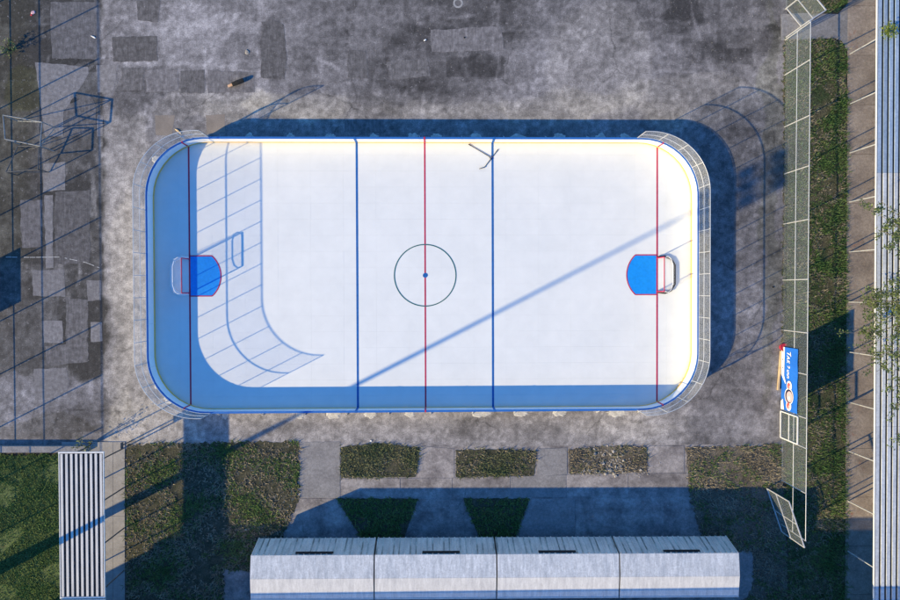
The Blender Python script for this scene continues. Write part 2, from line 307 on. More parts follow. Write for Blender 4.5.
RS = lambda u0, v0, u1, v1: np.clip((U2 - u0) / 12, 0, 1) * np.clip((u1 - U2) / 12, 0, 1) * np.clip((V2 - v0) / 12, 0, 1) * np.clip((v1 - V2) / 12, 0, 1)
scr = np.clip(fbm(X, Y * .22, .30, 151) * 4.5 - .35, 0, 1) * np.clip(fbm(X, Y, 1.6, 171) * 3 + .6, 0, 1)       # rain washed scratches on the old slabs
tone = tone + .15 * scr * np.clip(RS(30, -80, 240, 170) + .9 * RS(44, 150, 108, 400) + .25, 0, 1)
sc2 = np.clip(fbm(X * .25, Y, .25, 191) * 5 - .5, 0, 1) * np.clip(fbm(X, Y, 2.2, 211) * 4 + .2, 0, 1)
tone = tone + .06 * sc2
rr = np.random.default_rng(5); UW = U + 7 * fbm(X, Y, .7, 301, 4); VW = V + 7 * fbm(X, Y, .7, 331, 4); NZ = [np.clip(.8 + 2 * fbm(X, Y, .8, 401 + k), 0, 1.2) for k in range(5)]
for k in range(150):                                   # old pours and repairs, each a shade of its own
    cu, cv = rr.uniform(-10, 790), rr.uniform(-10, 125) if k < 95 else rr.uniform(410, 445)
    if k >= 125: cu, cv = rr.uniform(0, 108), rr.uniform(0, 440)
    wu, wv = rr.uniform(8, 34), rr.uniform(6, 22); d = rr.choice((-.045, -.03, -.02, .02, .03)) * rr.uniform(.6, 1.2)
    tone = tone + d * ((np.abs(UW - cu) < wu) & (np.abs(VW - cv) < wv)) * NZ[k % 5]
tone = tone * .88
tone = tone * (1 + .6 * fbm(X, Y, .6, 51, 4)) * (1 + .75 * fbm(X, Y, .24, 53, 2)) * (1 + .35 * fbm(X, Y, 2.5, 57, 3)) * (1 + .3 * fbm(X, Y, .3, 71, 2)) + .05 * fbm(X, Y, 6, 91)
sp = fbm(X, Y, .8, 111, 3); tone = np.where(sp > .24, tone * 1.28, tone)
def seg(u0, v0, u1, v1, w, dt):
    global tone
    a = U2 * .25 + UW * .75; b = V2 * .25 + VW * .75; t = np.clip(((a - u0) * (u1 - u0) + (b - v0) * (v1 - v0)) / ((u1 - u0) ** 2 + (v1 - v0) ** 2), 0, 1)
    d = np.hypot(a - u0 - t * (u1 - u0), b - v0 - t * (v1 - v0)); tone = tone + dt * np.clip(1.4 - d / w, 0, 1) * NZ[0]
for q in ((95, 0, 104, 22, 1.3, .09), (104, 22, 98, 40, 1.3, .08), (122, 36, 103, 58, 1.5, .10), (103, 58, 88, 70, 1.5, .09), (112, 64, 262, 66, 1.6, .06), (112, 94, 240, 97, 1.5, .05), (180, 36, 180, 92, 1, .05), (347, 10, 347, 120, 1.2, -.06), (347, 45, 347, 118, 1.0, .07), (320, 58, 340, 68, 2.0, .12), (258, 10, 258, 95, 2, .06),
          (500, 0, 497, 80, 1.5, .05), (450, 18, 480, 16, 1.5, .08), (555, 112, 600, 95, 1.2, -.07), (600, 95, 630, 118, 1.0, -.05), (690, 0, 700, 40, 1.5, .07), (640, 20, 690, 22, 1.2, .05), (745, 60, 780, 95, 1.2, -.05), (610, 417, 640, 422, 1.0, -.09), (640, 422, 660, 414, 1.0, -.08), (700, 385, 780, 390, 1.2, .04), (720, 110, 735, 190, 2, .06),
          (63, 411, 150, 410, .8, -.1), (102, 60, 103, 400, .8, -.05), (90, 165, 95, 215, 2, .09), (83, 195, 90, 215, 2.0, .1), (35, 405, 30, 440, .8, -.06), (60, 410, 50, 440, .8, -.06), (104, 130, 110, 180, 3, .06), (150, 90, 156, 100, 2.2, .09), (145, 112, 153, 104, 2.2, .1), (380, 5, 450, 12, 1.5, .05), (560, 45, 620, 62, 2, .04), (200, 45, 240, 30, 2, .05)): seg(*q)
tone = np.clip(.185 + (tone - .185) * 1.12, .045, .44)
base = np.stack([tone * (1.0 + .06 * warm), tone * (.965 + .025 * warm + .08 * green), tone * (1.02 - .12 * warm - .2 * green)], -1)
ny, nx = X.shape
idx = np.arange(nx * ny).reshape(ny, nx)
quads = np.stack([idx[:-1, :-1], idx[:-1, 1:], idx[1:, 1:], idx[1:, :-1]], -1).reshape(-1, 4)
me = bpy.data.meshes.new('yard'); me.from_pydata(np.stack([X, Y, np.zeros_like(X)], -1).reshape(-1, 3).tolist(), [], quads.tolist())
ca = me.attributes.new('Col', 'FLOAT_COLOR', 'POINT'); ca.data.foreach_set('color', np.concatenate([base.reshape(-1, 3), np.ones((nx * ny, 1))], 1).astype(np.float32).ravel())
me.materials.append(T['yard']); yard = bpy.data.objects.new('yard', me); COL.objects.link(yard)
tag(yard, 'stained grey asphalt yard round the rink', 'yard', kind='structure')
def patch(name, pts, m, z=.004, par=yard, amp=.022, step=.22):
    mb = MB(); mb.sheet(rough_poly(PP(pts), step, amp), z); return mb.build(name, T[m], par)
for pts in ([(35, 62), (88, 67), (89, 73), (72, 100), (64, 112), (63, 136), (45, 136), (40, 100)], [(96, 65), (118, 65), (116, 78), (112, 95), (98, 92)], [(43, 164), (65, 162), (65, 190), (43, 192)],
            [(32, 270), (64, 270), (65, 297), (33, 296)], [(43, 321), (62, 321), (63, 343), (44, 343)], [(34, 369), (66, 368), (69, 385), (62, 396), (35, 400)], [(86, 280), (101, 280), (101, 300), (88, 301)], [(90, 322), (102, 322), (102, 341), (91, 342)], [(44, 195), (53, 195), (53, 268), (46, 268)], [(97, 115), (103, 115), (103, 136), (97, 136)]):
    patch('concrete_patch', pts, 'patch_pale', amp=.03)
for pts in ([(155, 115), (175, 115), (172, 135), (156, 135)], [(206, 115), (225, 114), (225, 132), (207, 133)]): patch('tan_patch', pts, 'conc_tan')
for pts in ([(64, 114), (70, 104), (90, 93), (96, 105), (96, 131), (64, 138)], [(112, 37), (157, 36), (158, 61), (113, 62)], [(122, 68), (144, 67), (144, 90), (122, 90)], [(181, 71), (205, 70), (205, 93), (181, 93)], [(262, 22), (272, 19), (284, 24), (287, 60), (284, 79), (261, 78)],
            [(348, 50), (366, 50), (368, 78), (348, 78)], [(136, 0), (160, 0), (158, 22), (138, 20)], [(55, 192), (90, 190), (90, 262), (55, 265)], [(66, 298), (88, 300), (88, 362), (46, 366), (46, 346), (66, 344)], [(386, 62), (428, 58), (430, 76), (390, 80)], [(50, 2), (100, 2), (100, 60), (52, 58)]):
    patch('asphalt_patch', pts, 'patch_dark', amp=.035)
for pts in ([(146, 69), (178, 69), (178, 91), (146, 92)], [(208, 70), (255, 72), (255, 92), (208, 93)], [(345, 120), (384, 120), (384, 132), (345, 132)], [(430, 30), (500, 26), (505, 50), (432, 52)], [(20, 200), (42, 200), (42, 246), (22, 248)]):
    patch('grey_patch', pts, 'patch_mid', amp=.035)
# worn paint on the yard: a curved chalk line and a small ring
mb = MB(); pts = [G(u, v) for u, v in ((0, 257), (30, 257.3), (60, 257), (72, 259.5), (86, 262.5), (100, 268))]
for a, b in zip(pts, pts[1:]):
    for k in range(5):
        if random.random() < .75: p = a.lerp(b, k / 5); q = a.lerp(b, (k + .9) / 5); mb.bar((p.x, p.y, .0065), (q.x, q.y, .0065), .035, .003)
mb.build('chalk_line', T['chalk'], yard)
def ring(mb, c, r, w, z, n=48, a0=0, a1=2 * math.pi, close=True):
    v = []; f = []
    for k in range(n + 1):
        a = a0 + (a1 - a0) * k / n; v += [(c[0] + (r - w / 2) * math.cos(a), c[1] + (r - w / 2) * math.sin(a), z), (c[0] + (r + w / 2) * math.cos(a), c[1] + (r + w / 2) * math.sin(a), z)]
    f = [(2 * k, 2 * k + 1, 2 * k + 3, 2 * k + 2) for k in range(n)]
    return mb.add(v, f)
mb = MB(); c = G(458, 3); ring(mb, c, .22, .10, .006, 20); mb.build('painted_ring', T['ring'], yard)

# ---- concrete paths south of the yard
path = tag(bpy.data.objects.new('path', None), 'concrete path slabs in front of the shelters', 'path', kind='structure'); COL.objects.link(path)
mb = MB(); mb.sheet(PP([(126, 438), (783, 438), (783, 640), (126, 640)]), -.004); mb.build('path_bed', T['conc'], path)
SL = [[(300, 442), (340, 442), (340, 498), (300, 498)], [(340.6, 479), (400, 478.6), (400, 497), (340.6, 497)], [(400.6, 478.6), (452, 478), (452, 497), (400.6, 497)], [(452.6, 478), (510, 477), (510, 497), (452.6, 497)], [(510.6, 477), (566, 475), (566, 497), (510.6, 497)],
      [(566.6, 475), (628, 474), (628, 497), (566.6, 497)], [(628.6, 474), (688, 473), (688, 497), (628.6, 497)], [(420, 446), (454, 449), (454, 477.4), (418, 478)], [(539, 449), (567, 448), (567, 474.4), (536, 476.4)], [(648.5, 446), (684, 446), (684, 472.4), (648.5, 473.4)],
      [(300, 498.8), (334.5, 498.8), (364, 545), (280, 545)], [(419, 498.8), (461, 498.8), (480, 545), (402, 545)], [(532, 498.8), (575, 498.8), (575, 545), (513, 545)], [(575.6, 498.8), (664, 498.8), (664, 545), (575.6, 545)], [(664.6, 498.8), (684, 498.8), (702, 545), (664.6, 545)],
      [(225, 571), (262, 571), (262, 640), (225, 640)], [(736, 545), (752, 549), (756, 580), (750, 592), (736, 596)]]
for i, s in enumerate(SL):
    mb = MB(); z = .004 + random.uniform(0, .008); mb.prism(rough_poly(PP(s), .4, .012), -.05, z); mb.build('concrete_slab', T['conc'] if i % 4 else T['conc_pale'], path)

# ---- lawns with real blades
def in_poly(p, x, y):
    c = False; j = len(p) - 1
    for i in range(len(p)):
        if (p[i][1] > y) != (p[j][1] > y) and x < (p[j][0] - p[i][0]) * (y - p[i][1]) / (p[j][1] - p[i][1]) + p[i][0]: c = not c
        j = i
    return c
BARE = [(*G(u, v)[:2], a * .8, b * .8) for u, v, a, b in ((168, 452, 1.0, .5), (180, 490, .7, .8), (243, 475, .5, .9), (205, 560, 1.2, 1.2), (612, 460, 1.3, .7), (825, 400, .7, .6), (825, 250, .5, 1.2), (820, 110, .6, 1.5), (150, 449, 1.0, .35), (285, 446, .8, .4), (240, 447, .7, .35), (500, 452, 1.0, .3), (730, 452, 1.5, .35), (835, 180, .35, 1.0), (838, 440, .4, 1.0))]
def lawn(pts, base, mixes, dens, label, z=.008, amp=.1):
    poly = rough_poly(PP(pts), .12, amp); mb = MB(); mb.sheet(poly, z); root = mb.build('lawn', T[base]); tag(root, label, 'lawn', kind='structure')
    xs = [p[0] for p in poly]; ys = [p[1] for p in poly]; area = (max(xs) - min(xs)) * (max(ys) - min(ys)); n = int(area * dens); xs = [min(xs) - .12, max(xs) + .12]; ys = [min(ys) - .12, max(ys) + .12]
    names = list(mixes); B = MB()
    for x, y, q, h, a in zip(rng.uniform(min(xs), max(xs), n), rng.uniform(min(ys), max(ys), n), rng.random(n), rng.random(n), rng.uniform(0, 6.28, n)):
        if not in_poly(poly, x + .30 * (q - .5) * h, y + .30 * (((h * 13) % 1) - .5) * q): continue
        w = math.sin(x * 1.7 + 1.3 * math.sin(y * 1.1)) + math.sin(y * 2.3 + 1.9 * math.sin(x * .7))     # patchy growth
        if (w < -1.0 and q < .8) or any((x - bx) ** 2 / brx ** 2 + (y - by) ** 2 / bry ** 2 + .5 * math.sin(x * 5.1 + y * 3.3) + .5 * math.sin(y * 6.3 - x * 2.9) < .2 + .8 * q for bx, by, brx, bry in BARE): continue
        B.mi = 0 if (w + 3 * q - 1.5) > mixes[names[0]] or len(names) == 1 else 1
        hh = .06 + .15 * h * h
        for k in range(3):
            t = a + k * 2.1; dx, dy = math.cos(t), math.sin(t); s = .5 + .9 * ((h * 7 + k * .37) % 1)
            B.add([(x - dy * .022, y + dx * .022, z), (x + dy * .022, y - dx * .022, z), (x + dx * hh * .9 * s, y + dy * hh * .9 * s, z + hh * .8 * s)], [(0, 1, 2)])
    o = B.build('grass', [T[k] for k in names], root); o['kind'] = 'stuff'
    return root
lawn([(126, 445), (187, 443), (235, 442), (299, 441), (299, 498), (279, 545), (262, 572), (224, 570), (224, 640), (126, 640)], 'lawn', {'blade_green': .2, 'blade_dry': 0}, 170, 'worn green and brown lawn beside the slatted canopy')
lawn([(341, 447), (380, 443), (420, 448), (416, 477), (341, 478)], 'lawn', {'blade': -1.5, 'blade_dry': 0}, 260, 'small square olive lawn bed opposite the blue line', amp=.03)
lawn([(456, 450), (500, 449), (537, 451), (534, 476), (456, 477)], 'lawn', {'blade': -.4, 'blade_dry': 0}, 230, 'small square lawn bed with straw coloured patches', amp=.03)
lawn([(569, 449), (610, 446), (647, 447), (647, 472), (569, 474)], 'lawn_dry', {'blade_dry': -.5, 'blade': 0}, 150, 'trampled lawn bed covered in pale rubble', amp=.04)
lawn([(686, 448), (740, 446), (782, 444), (790, 640), (742, 640), (742, 600), (752, 590), (754, 552), (706, 548), (690, 499)], 'lawn_dry', {'blade_dry': -.3, 'blade_green': 0}, 150, 'dry brown lawn in the corner by the open gate')
lawn([(336, 498.5), (418, 498.5), (402, 545), (366, 545)], 'lawn', {'blade_green': 0, }, 200, 'shaded trapezoid lawn bed against the second shelter', amp=.03)
lawn([(463, 498.5), (530, 498.5), (512, 545), (482, 545)], 'lawn', {'blade_green': 0, }, 200, 'shaded trapezoid lawn bed against the third shelter', amp=.03)
lawn([(786, 40), (835, 39), (843, 43), (847.5, 54), (847.5, 640), (790, 640), (786, 440)], 'lawn_strip', {'blade_green': -.5, 'blade_dry': 0}, 190, 'long lawn strip between the chain link fence and the walkway')
lawn([(790, -30), (847.5, -30), (847.5, 2), (835, 13), (800, 12)], 'lawn_strip', {'blade_green': .1, 'blade_dry': 0}, 150, 'lawn corner behind the double gate')
lawn([(-40, 455), (60, 455), (62, 640), (-40, 640)], 'lawn_green', {'blade_green': -2.5, 'blade': 0}, 230, 'mossy green lawn below the low wall')
lawn([(784, 40), (789, 40), (788, 440), (782, 440)], 'lawn_dry', {'blade': 0.2, 'blade_dry': 0}, 260, 'weeds growing along the foot of the chain link fence', z=.012, amp=.08)
# rubble in the trampled bed
mb = MB()
for k in range(330):
    if k < 200: u = random.gauss(0, 1); p = G(612 + 11 * u, min(474, max(446, 461 + 6 * u * .4 + random.gauss(0, 7))))
    elif k < 280: p = G(random.uniform(580, 650), random.gauss(472.5, 1.6))
    else: p = G(random.uniform(570, 648), random.uniform(448, 473))
    r = random.uniform(.012, .05) * (1 if random.random() < .85 else 2.4); a = random.uniform(0, 6)
    b = [(p.x + r * math.cos(a + i * 1.256) * random.uniform(.6, 1.2), p.y + r * math.sin(a + i * 1.256) * random.uniform(.6, 1.2), .008) for i in range(5)]
    t = [(p.x + (q[0] - p.x) * .7, p.y + (q[1] - p.y) * .7, .008 + r * random.uniform(.25, .6)) for q in b]; mb.hexa(b, t)
tag(mb.build('rubble', T['stone']), 'pale broken rubble strewn over the trampled lawn bed', 'rubble', kind='stuff')

# ---- walkway to the east, cross path by the gate, slab under the west canopy
walk = tag(bpy.data.objects.new('walkway', None), 'brown stained concrete walkway under the long canopy', 'walkway', kind='structure'); COL.objects.link(walk)
x0 = 23.32; y = -26.0; k = 0
while y < 24:
    l = 2.72; mb = MB(); z = .02 + random.uniform(0, .008); mb.prism([(x0, y), (34, y), (34, y + l - .015), (x0, y + l - .015)], -.05, z); mb.build('walkway_slab', T['walk'], walk); y += l
mb = MB()
mb.prism(PP([(781, 14), (803, 13), (838, 14), (848, 3), (848, 52), (842, 41), (835, 38), (781, 40)]), -.05, .014); mb.build('cross_path', T['conc_pale'], walk)
slab = tag(bpy.data.objects.new('canopy_floor', None), 'concrete floor slabs under the small slatted canopy', 'floor', kind='structure'); COL.objects.link(slab)
for a, b in ((442, 516), (516.2, 640)):
    for u0, u1 in ((62, 113), (113.25, 125)):
        mb = MB(); mb.prism(PP([(u0, a), (u1, a), (u1, b), (u0, b)]), -.05, .03 + random.uniform(0, .006)); mb.build('floor_slab', T['floor'], slab)

# ================================================================ RINK
HL, HW, RC = 14.62, 7.22, 3.0
def contour(off=0.0):
    """closed rounded rectangle as a function of arc length s, measured on the inner face; returns point and outward normal"""
    a, b = HL - RC, HW - RC; arc = math.pi / 2 * RC
    segs = [('l', (-a, -HW), (1, 0), 2 * a), ('a', (a, -b), -math.pi / 2, arc), ('l', (HL, -b), (0, 1), 2 * b), ('a', (a, b), 0, arc), ('l', (a, HW), (-1, 0), 2 * a), ('a', (-a, b), math.pi / 2, arc), ('l', (-HL, b), (0, -1), 2 * b), ('a', (-a, -b), math.pi, arc)]
    tot = sum(s[3] for s in segs)
    def P(s, off=0.0):
        s %= tot
        for k, o, d, l in segs:
            if s <= l:
                if k == 'l': n = (d[1], -d[0]); return Vector((o[0] + d[0] * s + n[0] * off, o[1] + d[1] * s + n[1] * off)), Vector(n)
                t = d + s / RC; n = (math.cos(t), math.sin(t)); return Vector((o[0] + n[0] * (RC + off), o[1] + n[1] * (RC + off))), Vector(n)
            s -= l
        return P(0, off)
    return P, tot
CP, PERI = contour()
def strip(s0, s1, o0, o1, z0, z1, n=None):
    """a length of wall following the contour, offsets o0..o1 outward"""
    n = n or max(1, int((s1 - s0) / .38)); mb = MB(); R = []
    for i in range(n + 1):
        s = s0 + (s1 - s0) * i / n; a, _ = CP(s, o0); b, _ = CP(s, o1); R.append([(a.x, a.y, z0), (b.x, b.y, z0), (b.x, b.y, z1), (a.x, a.y, z1)])
    v = [p for r in R for p in r]; f = []
    for i in range(n): f += [(4 * i + k, 4 * i + (k + 1) % 4, 4 * i + 4 + (k + 1) % 4, 4 * i + 4 + k)[::-1] for k in range(4)]
    f += [(0, 1, 2, 3), tuple(4 * n + k for k in (3, 2, 1, 0))]
    return mb.add(v, f)
surf = tag(bpy.data.objects.new('rink_floor', None), 'white plastic tile skating floor with painted hockey lines', 'rink floor', kind='structure'); COL.objects.link(surf)
N = 160; mb = MB(); mb.sheet([tuple(CP(PERI * k / N, .04)[0]) for k in range(N)], .012); mb.build('underlay', T['subice'], surf)
TW, TH = 2 * HL / 16.5, 2 * HW / 16.5
def inside(x, y): return abs(x) <= HL and abs(y) <= HW and (abs(x) < HL - RC or abs(y) < HW - RC or math.hypot(abs(x) - HL + RC, abs(y) - HW + RC) <= RC)
def clip_tile(x0, y0, x1, y1):
    if all(inside(x, y) for x in (x0, x1) for y in (y0, y1)): return [(x0, y0), (x1, y0), (x1, y1), (x0, y1)]
    x0, x1 = max(x0, -HL), min(x1, HL); y0, y1 = max(y0, -HW), min(y1, HW)
    if x1 - x0 < .05 or y1 - y0 < .05: return None
    P = []
    n = 14; per = [(x0 + (x1 - x0) * k / n, y0) for k in range(n)] + [(x1, y0 + (y1 - y0) * k / n) for k in range(n)] + [(x1 - (x1 - x0) * k / n, y1) for k in range(n)] + [(x0, y1 - (y1 - y0) * k / n) for k in range(n)]
    for x, y in per:
        if inside(x, y): P.append((x, y)); continue
        cx, cy = math.copysign(HL - RC, x), math.copysign(HW - RC, y); d = math.hypot(x - cx, y - cy); q = (cx + (x - cx) / d * RC, cy + (y - cy) / d * RC)
        if x0 - .001 <= q[0] <= x1 + .001 and y0 - .001 <= q[1] <= y1 + .001: P.append(q)
    out = []
    for p in P:
        if not out or math.hypot(p[0] - out[-1][0], p[1] - out[-1][1]) > .01: out.append(p)
    return out if len(out) > 3 else None
g_ = .001; x = -HL - TW * .25; full = None
while x < HL:
    y = -HW - TH * .25
    while y < HW:
        p = clip_tile(x + g_, y + g_, x + TW - g_, y + TH - g_)
        if p:
            if len(p) == 4 and abs(p[1][0] - p[0][0] - TW + 2 * g_) < .001 and abs(p[2][1] - p[1][1] - TH + 2 * g_) < .001:
                if full is None: mb = MB(); mb.prism([(0, 0), (TW - 2 * g_, 0), (TW - 2 * g_, TH - 2 * g_), (0, TH - 2 * g_)], .0, .018); full = mb.build('floor_tile', T['ice'], surf)
                else:
                    o = full.copy(); COL.objects.link(o); full = full; full2 = o
                    o.location = (p[0][0], p[0][1], .013 + random.uniform(-.0006, .0006)); o.rotation_euler = (random.uniform(-.0006, .0006), random.uniform(-.0006, .0006), 0); o.parent = surf
                    y += TH; continue
                full.location = (p[0][0], p[0][1], .013)
            else: mb = MB(); mb.prism(p, .013, .031); mb.build('floor_tile', T['ice'], surf)
        y += TH
    x += TW
ZP = .0355
def yin(x):
    a = abs(x) - (HL - RC); return HW if a <= 0 else HW - RC + math.sqrt(RC * RC - a * a)
GL, BL = 12.745, 3.695
def vline(name, x, w, m, z=ZP):
    mb = MB(); mb.sheet([(x - w / 2, -yin(x)), (x + w / 2, -yin(x)), (x + w / 2, yin(x)), (x - w / 2, yin(x))], z); return mb.build(name, T[m], surf)
for s in (-1, 1): vline('goal_line', s * GL, .085, 'red', ZP + .004); vline('blue_line', s * BL, .115, 'blue')
vline('centre_line', 0, .085, 'red')
mb = MB(); ring(mb, (0, 0), 1.68, .055, ZP + .004, 72); mb.build('centre_circle', T['circle'], surf)
mb = MB(); mb.sheet([(.13 * math.cos(k * .2618), .13 * math.sin(k * .2618)) for k in range(24)], ZP + .008); mb.build('centre_spot', T['blue'], surf)
for s in (-1, 1):
    hw, d1, d2 = 1.09, 1.2, 1.68; c = ((d1 * d1 + hw * hw - d2 * d2) / (2 * (d1 - d2))); R = d2 - c; t0 = math.atan2(hw, d1 - c)
    arc = [(c + R * math.cos(t0 - 2 * t0 * k / 20), R * math.sin(t0 - 2 * t0 * k / 20)) for k in range(21)]
    P = [(0, hw)] + arc + [(0, -hw)]; P = [(s * GL - s * a, b) for a, b in P]
    mb = MB(); mb.sheet(fix_winding(P), ZP); mb.build('goal_crease', T['crease'], surf)
    mb = MB(); 
    for a, b in zip(P, P[1:]): mb.bar((*a, ZP + .003), (*b, ZP + .003), .06, .002)
    mb.build('crease_outline', T['red'], surf)
# boards
boards = empty('rink_boards', (0, 0, 0), 'white hockey rink boards with blue top rail and yellow kick strip', 'rink boards')
NP = 36; off0 = (HL - RC) - 2.283 * 2
for k in range(NP):
    s0 = PERI * k / NP + .48; s1 = PERI * (k + 1) / NP + .48
    p = strip(s0 + .004, s1 - .004, 0, .05, .012, .965).build('board_panel', T['board'], boards)
    strip(s0 + .004, s1 - .004, -.012, -.0005, .04, .21).build('kick_strip', T['kick'], p)
    strip(s0 + .002, s1 - .002, -.012, .10, .966, 1.0).build('top_rail', T['cap'], p)
    strip(s0 + .15, s1 - .15, .051, .09, .45, .53, 2).build('stiffener', T['galv'], p)
    q, n = CP(s0, .055)
    mb = MB(); a = Vector((q.x, q.y, .9)); b = Vector((q.x + n.x * .30, q.y + n.y * .30, .02)); c0 = Vector((q.x, q.y, .03)); n3 = Vector((n.x, n.y, 0))
    mb.bar(a + n3 * .02, b, .045); mb.bar(c0 + n3 * .02, b + n3 * .03, .045, .03); mb.bar(c0 + n3 * .025, a + n3 * .025 + Vector((0, 0, .05)), .05); mb.build('brace', T['galv'], p)
for x, w, m in ((-GL, .085, 'red'), (GL, .085, 'red'), (-BL, .115, 'blue'), (BL, .115, 'blue'), (0, .085, 'red')):
    for sy in (-1, 1):
        a = max(0, abs(x) - (HL - RC)); n = Vector((math.copysign(a / RC, x), sy * math.sqrt(1 - (a / RC) ** 2))) if a else Vector((0, sy))
        t = Vector((-n.y, n.x)); q = Vector((x, sy * yin(x)))
        mb = MB(); c = q - n * .008; mb.box((c.x, c.y, .503), (w, .018, .925), math.atan2(t.y, t.x)); c = q + n * .043; mb.box((c.x, c.y, 1.003), (w, .125, .012), math.atan2(t.y, t.x))
        mb.build('line_stripe', T[m], boards)
# mortar pads at the feet of the braces
def pad(u, v, w, d, m='mortar'):
    p = G(u, v); n = 22; b = []; t = []
    for i in range(n):
        a = 6.283 * i / n; k = random.uniform(.72, 1.12); b.append((p.x + w * k * math.cos(a), p.y + d * k * math.sin(a), .001)); t.append((p.x + w * k * .8 * math.cos(a), p.y + d * k * .8 * math.sin(a), .012 + random.uniform(0, .012)))
    mb = MB(); mb.hexa(b, t); return mb.build('mortar_pad', T[m], boards)
for u, v, w in ((333, 414.5, .42), (371, 414, .40), (410, 413, .3), (481, 413, .52), (521, 412.5, .42), (560, 412, .4), (617, 412.5, .62), (300, 415, .25), (225, 415, .2), (170, 399, .35), (160, 385, .35), (157, 160, .3)): pad(u, v, w, .26)
for u, w in ((290, .25), (331, .3), (374, .35), (413, .35), (436, .35), (476, .38), (518, .42), (559, .4), (601, .35), (625, .3), (250, .25)): pad(u, 138.5, w, .32)
# netting on the two rink ends
NT, NM = 2.53, 1.72
def netting(side, label):
    root = empty('safety_netting', (side * HL, 0, 0), label, 'safety netting', 'netting frames on the rink ends')
    La = 2 * (HL - RC); arc = math.pi / 2 * RC
    if side > 0: sa = La - .25; sb = La + arc * 2 + 2 * (HW - RC) + .25
    else: sa = La * 2 + arc * 2 + 2 * (HW - RC) - .25; sb = PERI + .25
    n = 16; ss = [sa + (sb - sa) * i / n for i in range(n + 1)]; O = .075
    for s in ss:
        q, nn = CP(s, O); mb = MB(); mb.bar((q.x, q.y, .6), (q.x, q.y, NT), .027); mb.build('net_post', T['galv'], root)
    fine = [sa + (sb - sa) * i / 96 for i in range(97)]
    for z, nm in ((NT, 'top_rail'), (NM, 'middle_rail'), (1.03, 'bottom_rail')):
        mb = MB(); mb.tube([(*CP(s, O)[0], z) for s in fine], 0.019 if z > 1.5 else .014, 6); mb.build(nm, T['galv'], root)
    for i in range(n):
        prs = []
        for k in range(7):
            q, _ = CP(ss[i] + (ss[i + 1] - ss[i]) * k / 6, O); prs.append(((q.x, q.y, 1.03), (q.x, q.y, NT)))
        mesh_quad('mesh_panel', prs, T['netmesh'], root)
netting(-1, 'curved mesh netting above the boards behind the white padded goal'); netting(1, 'curved mesh netting above the boards behind the black padded goal')
# goals
def goal(side, pad_m, label, depth, pr):
    root = empty('hockey_goal', (side * GL, 0, .035), label, 'goal', 'hockey goals')
    s = side; r = .03; hw = .915; h = 1.22; gx = s * GL
    for sy in (-1, 1):
        mb = MB(); mb.tube([(gx, sy * hw, .036), (gx, sy * hw, h + .03)], r); mb.build('post', T['red'], root)
    mb = MB(); mb.tube([(gx, -hw, h + .03), (gx, hw, h + .03)], r); mb.build('crossbar', T['red'], root)
    def loop(d, w, z, n=9): return [(gx + s * .03, -w, z), (gx + s * d * .55, -w * 1.04, z)] + [(gx + s * (d * .55 + d * .45 * math.sin(math.pi * k / (n - 1))), -w * math.cos(math.pi * k / (n - 1)) * 1.04, z) for k in range(1, n - 1)] + [(gx + s * d * .55, w * 1.04, z), (gx + s * .03, w, z)]
    def loop2(d, w, z): return [(gx + s * .03, -w, z), (gx + s * d * .45, -w * 1.05, z), (gx + s * d * .8, -w * .9, z), (gx + s * d, -w * .55, z), (gx + s * d, w * .55, z), (gx + s * d * .8, w * .9, z), (gx + s * d * .45, w * 1.05, z), (gx + s * .03, w, z)]
    mb = MB(); mb.tube(loop2(depth, hw + .04, pr + .04), pr, 8); mb.build('base_frame', T[pad_m], root, True)
    mb = MB(); mb.tube(loop2(depth * .5, hw, h), .018, 6); mb.build('top_frame', T['board'], root, True)
    bot = loop2(depth, hw + .03, .12); top = loop2(depth * .5, hw, h)
    mesh_quad('net', list(zip(bot, top)), T['goalnet'], root)
    prs = [((gx + s * .03, y, h), (gx + s * depth * .48, y * .98, h)) for y in (-hw, -.6, -.3, 0, .3, .6, hw)]
    mesh_quad('top_net', prs, T['goalnet'], root)
    return root
goal(-1, 'board', 'red framed hockey goal with a white padded base', .95, .095)
goal(1, 'black', 'red framed hockey goal with a black padded base', .95, .06)
# hockey sticks left on the ice
def stick(p, q, bl, label):
    mb = MB(); p = Vector((*p[:2], .05)); q = Vector((*q[:2], .055)); e = Vector((*bl[:2], .06))
    root = empty('hockey_stick', (q.x, q.y, .036), label, 'hockey stick', 'hockey sticks crossed on the floor')
    mb.bar(p, q, .032, .022); mb.build('shaft', T['dsteel'], root)
    mb = MB(); d = (e - q); d.z = 0; n = Vector((-d.y, d.x, 0)).normalized() * .012; u = Vector((0, 0, .045)); c1 = q.lerp(e, .5) + n * 1.2
    mb.hexa([q - n - u * .3, e - n - u * .3, e + n - u * .3, q + n - u * .3], [q - n + u, e - n + u, e + n + u, q + n + u]); mb.build('blade', T['dsteel'], root)
    mb = MB(); mb.bar(p + Vector((0, 0, .001)), p.lerp(q, .14) + Vector((0, 0, .001)), .04, .03); mb.build('grip_tape', T['black'], root)
stick(G(468.5, 144.3), G(489, 156.5), G(491, 160), 'dark hockey stick lying from the boards to the blue line')
stick(G(498, 149.5), G(484, 167.8), G(479.2, 169), 'dark hockey stick lying across the blue line, blade inward')

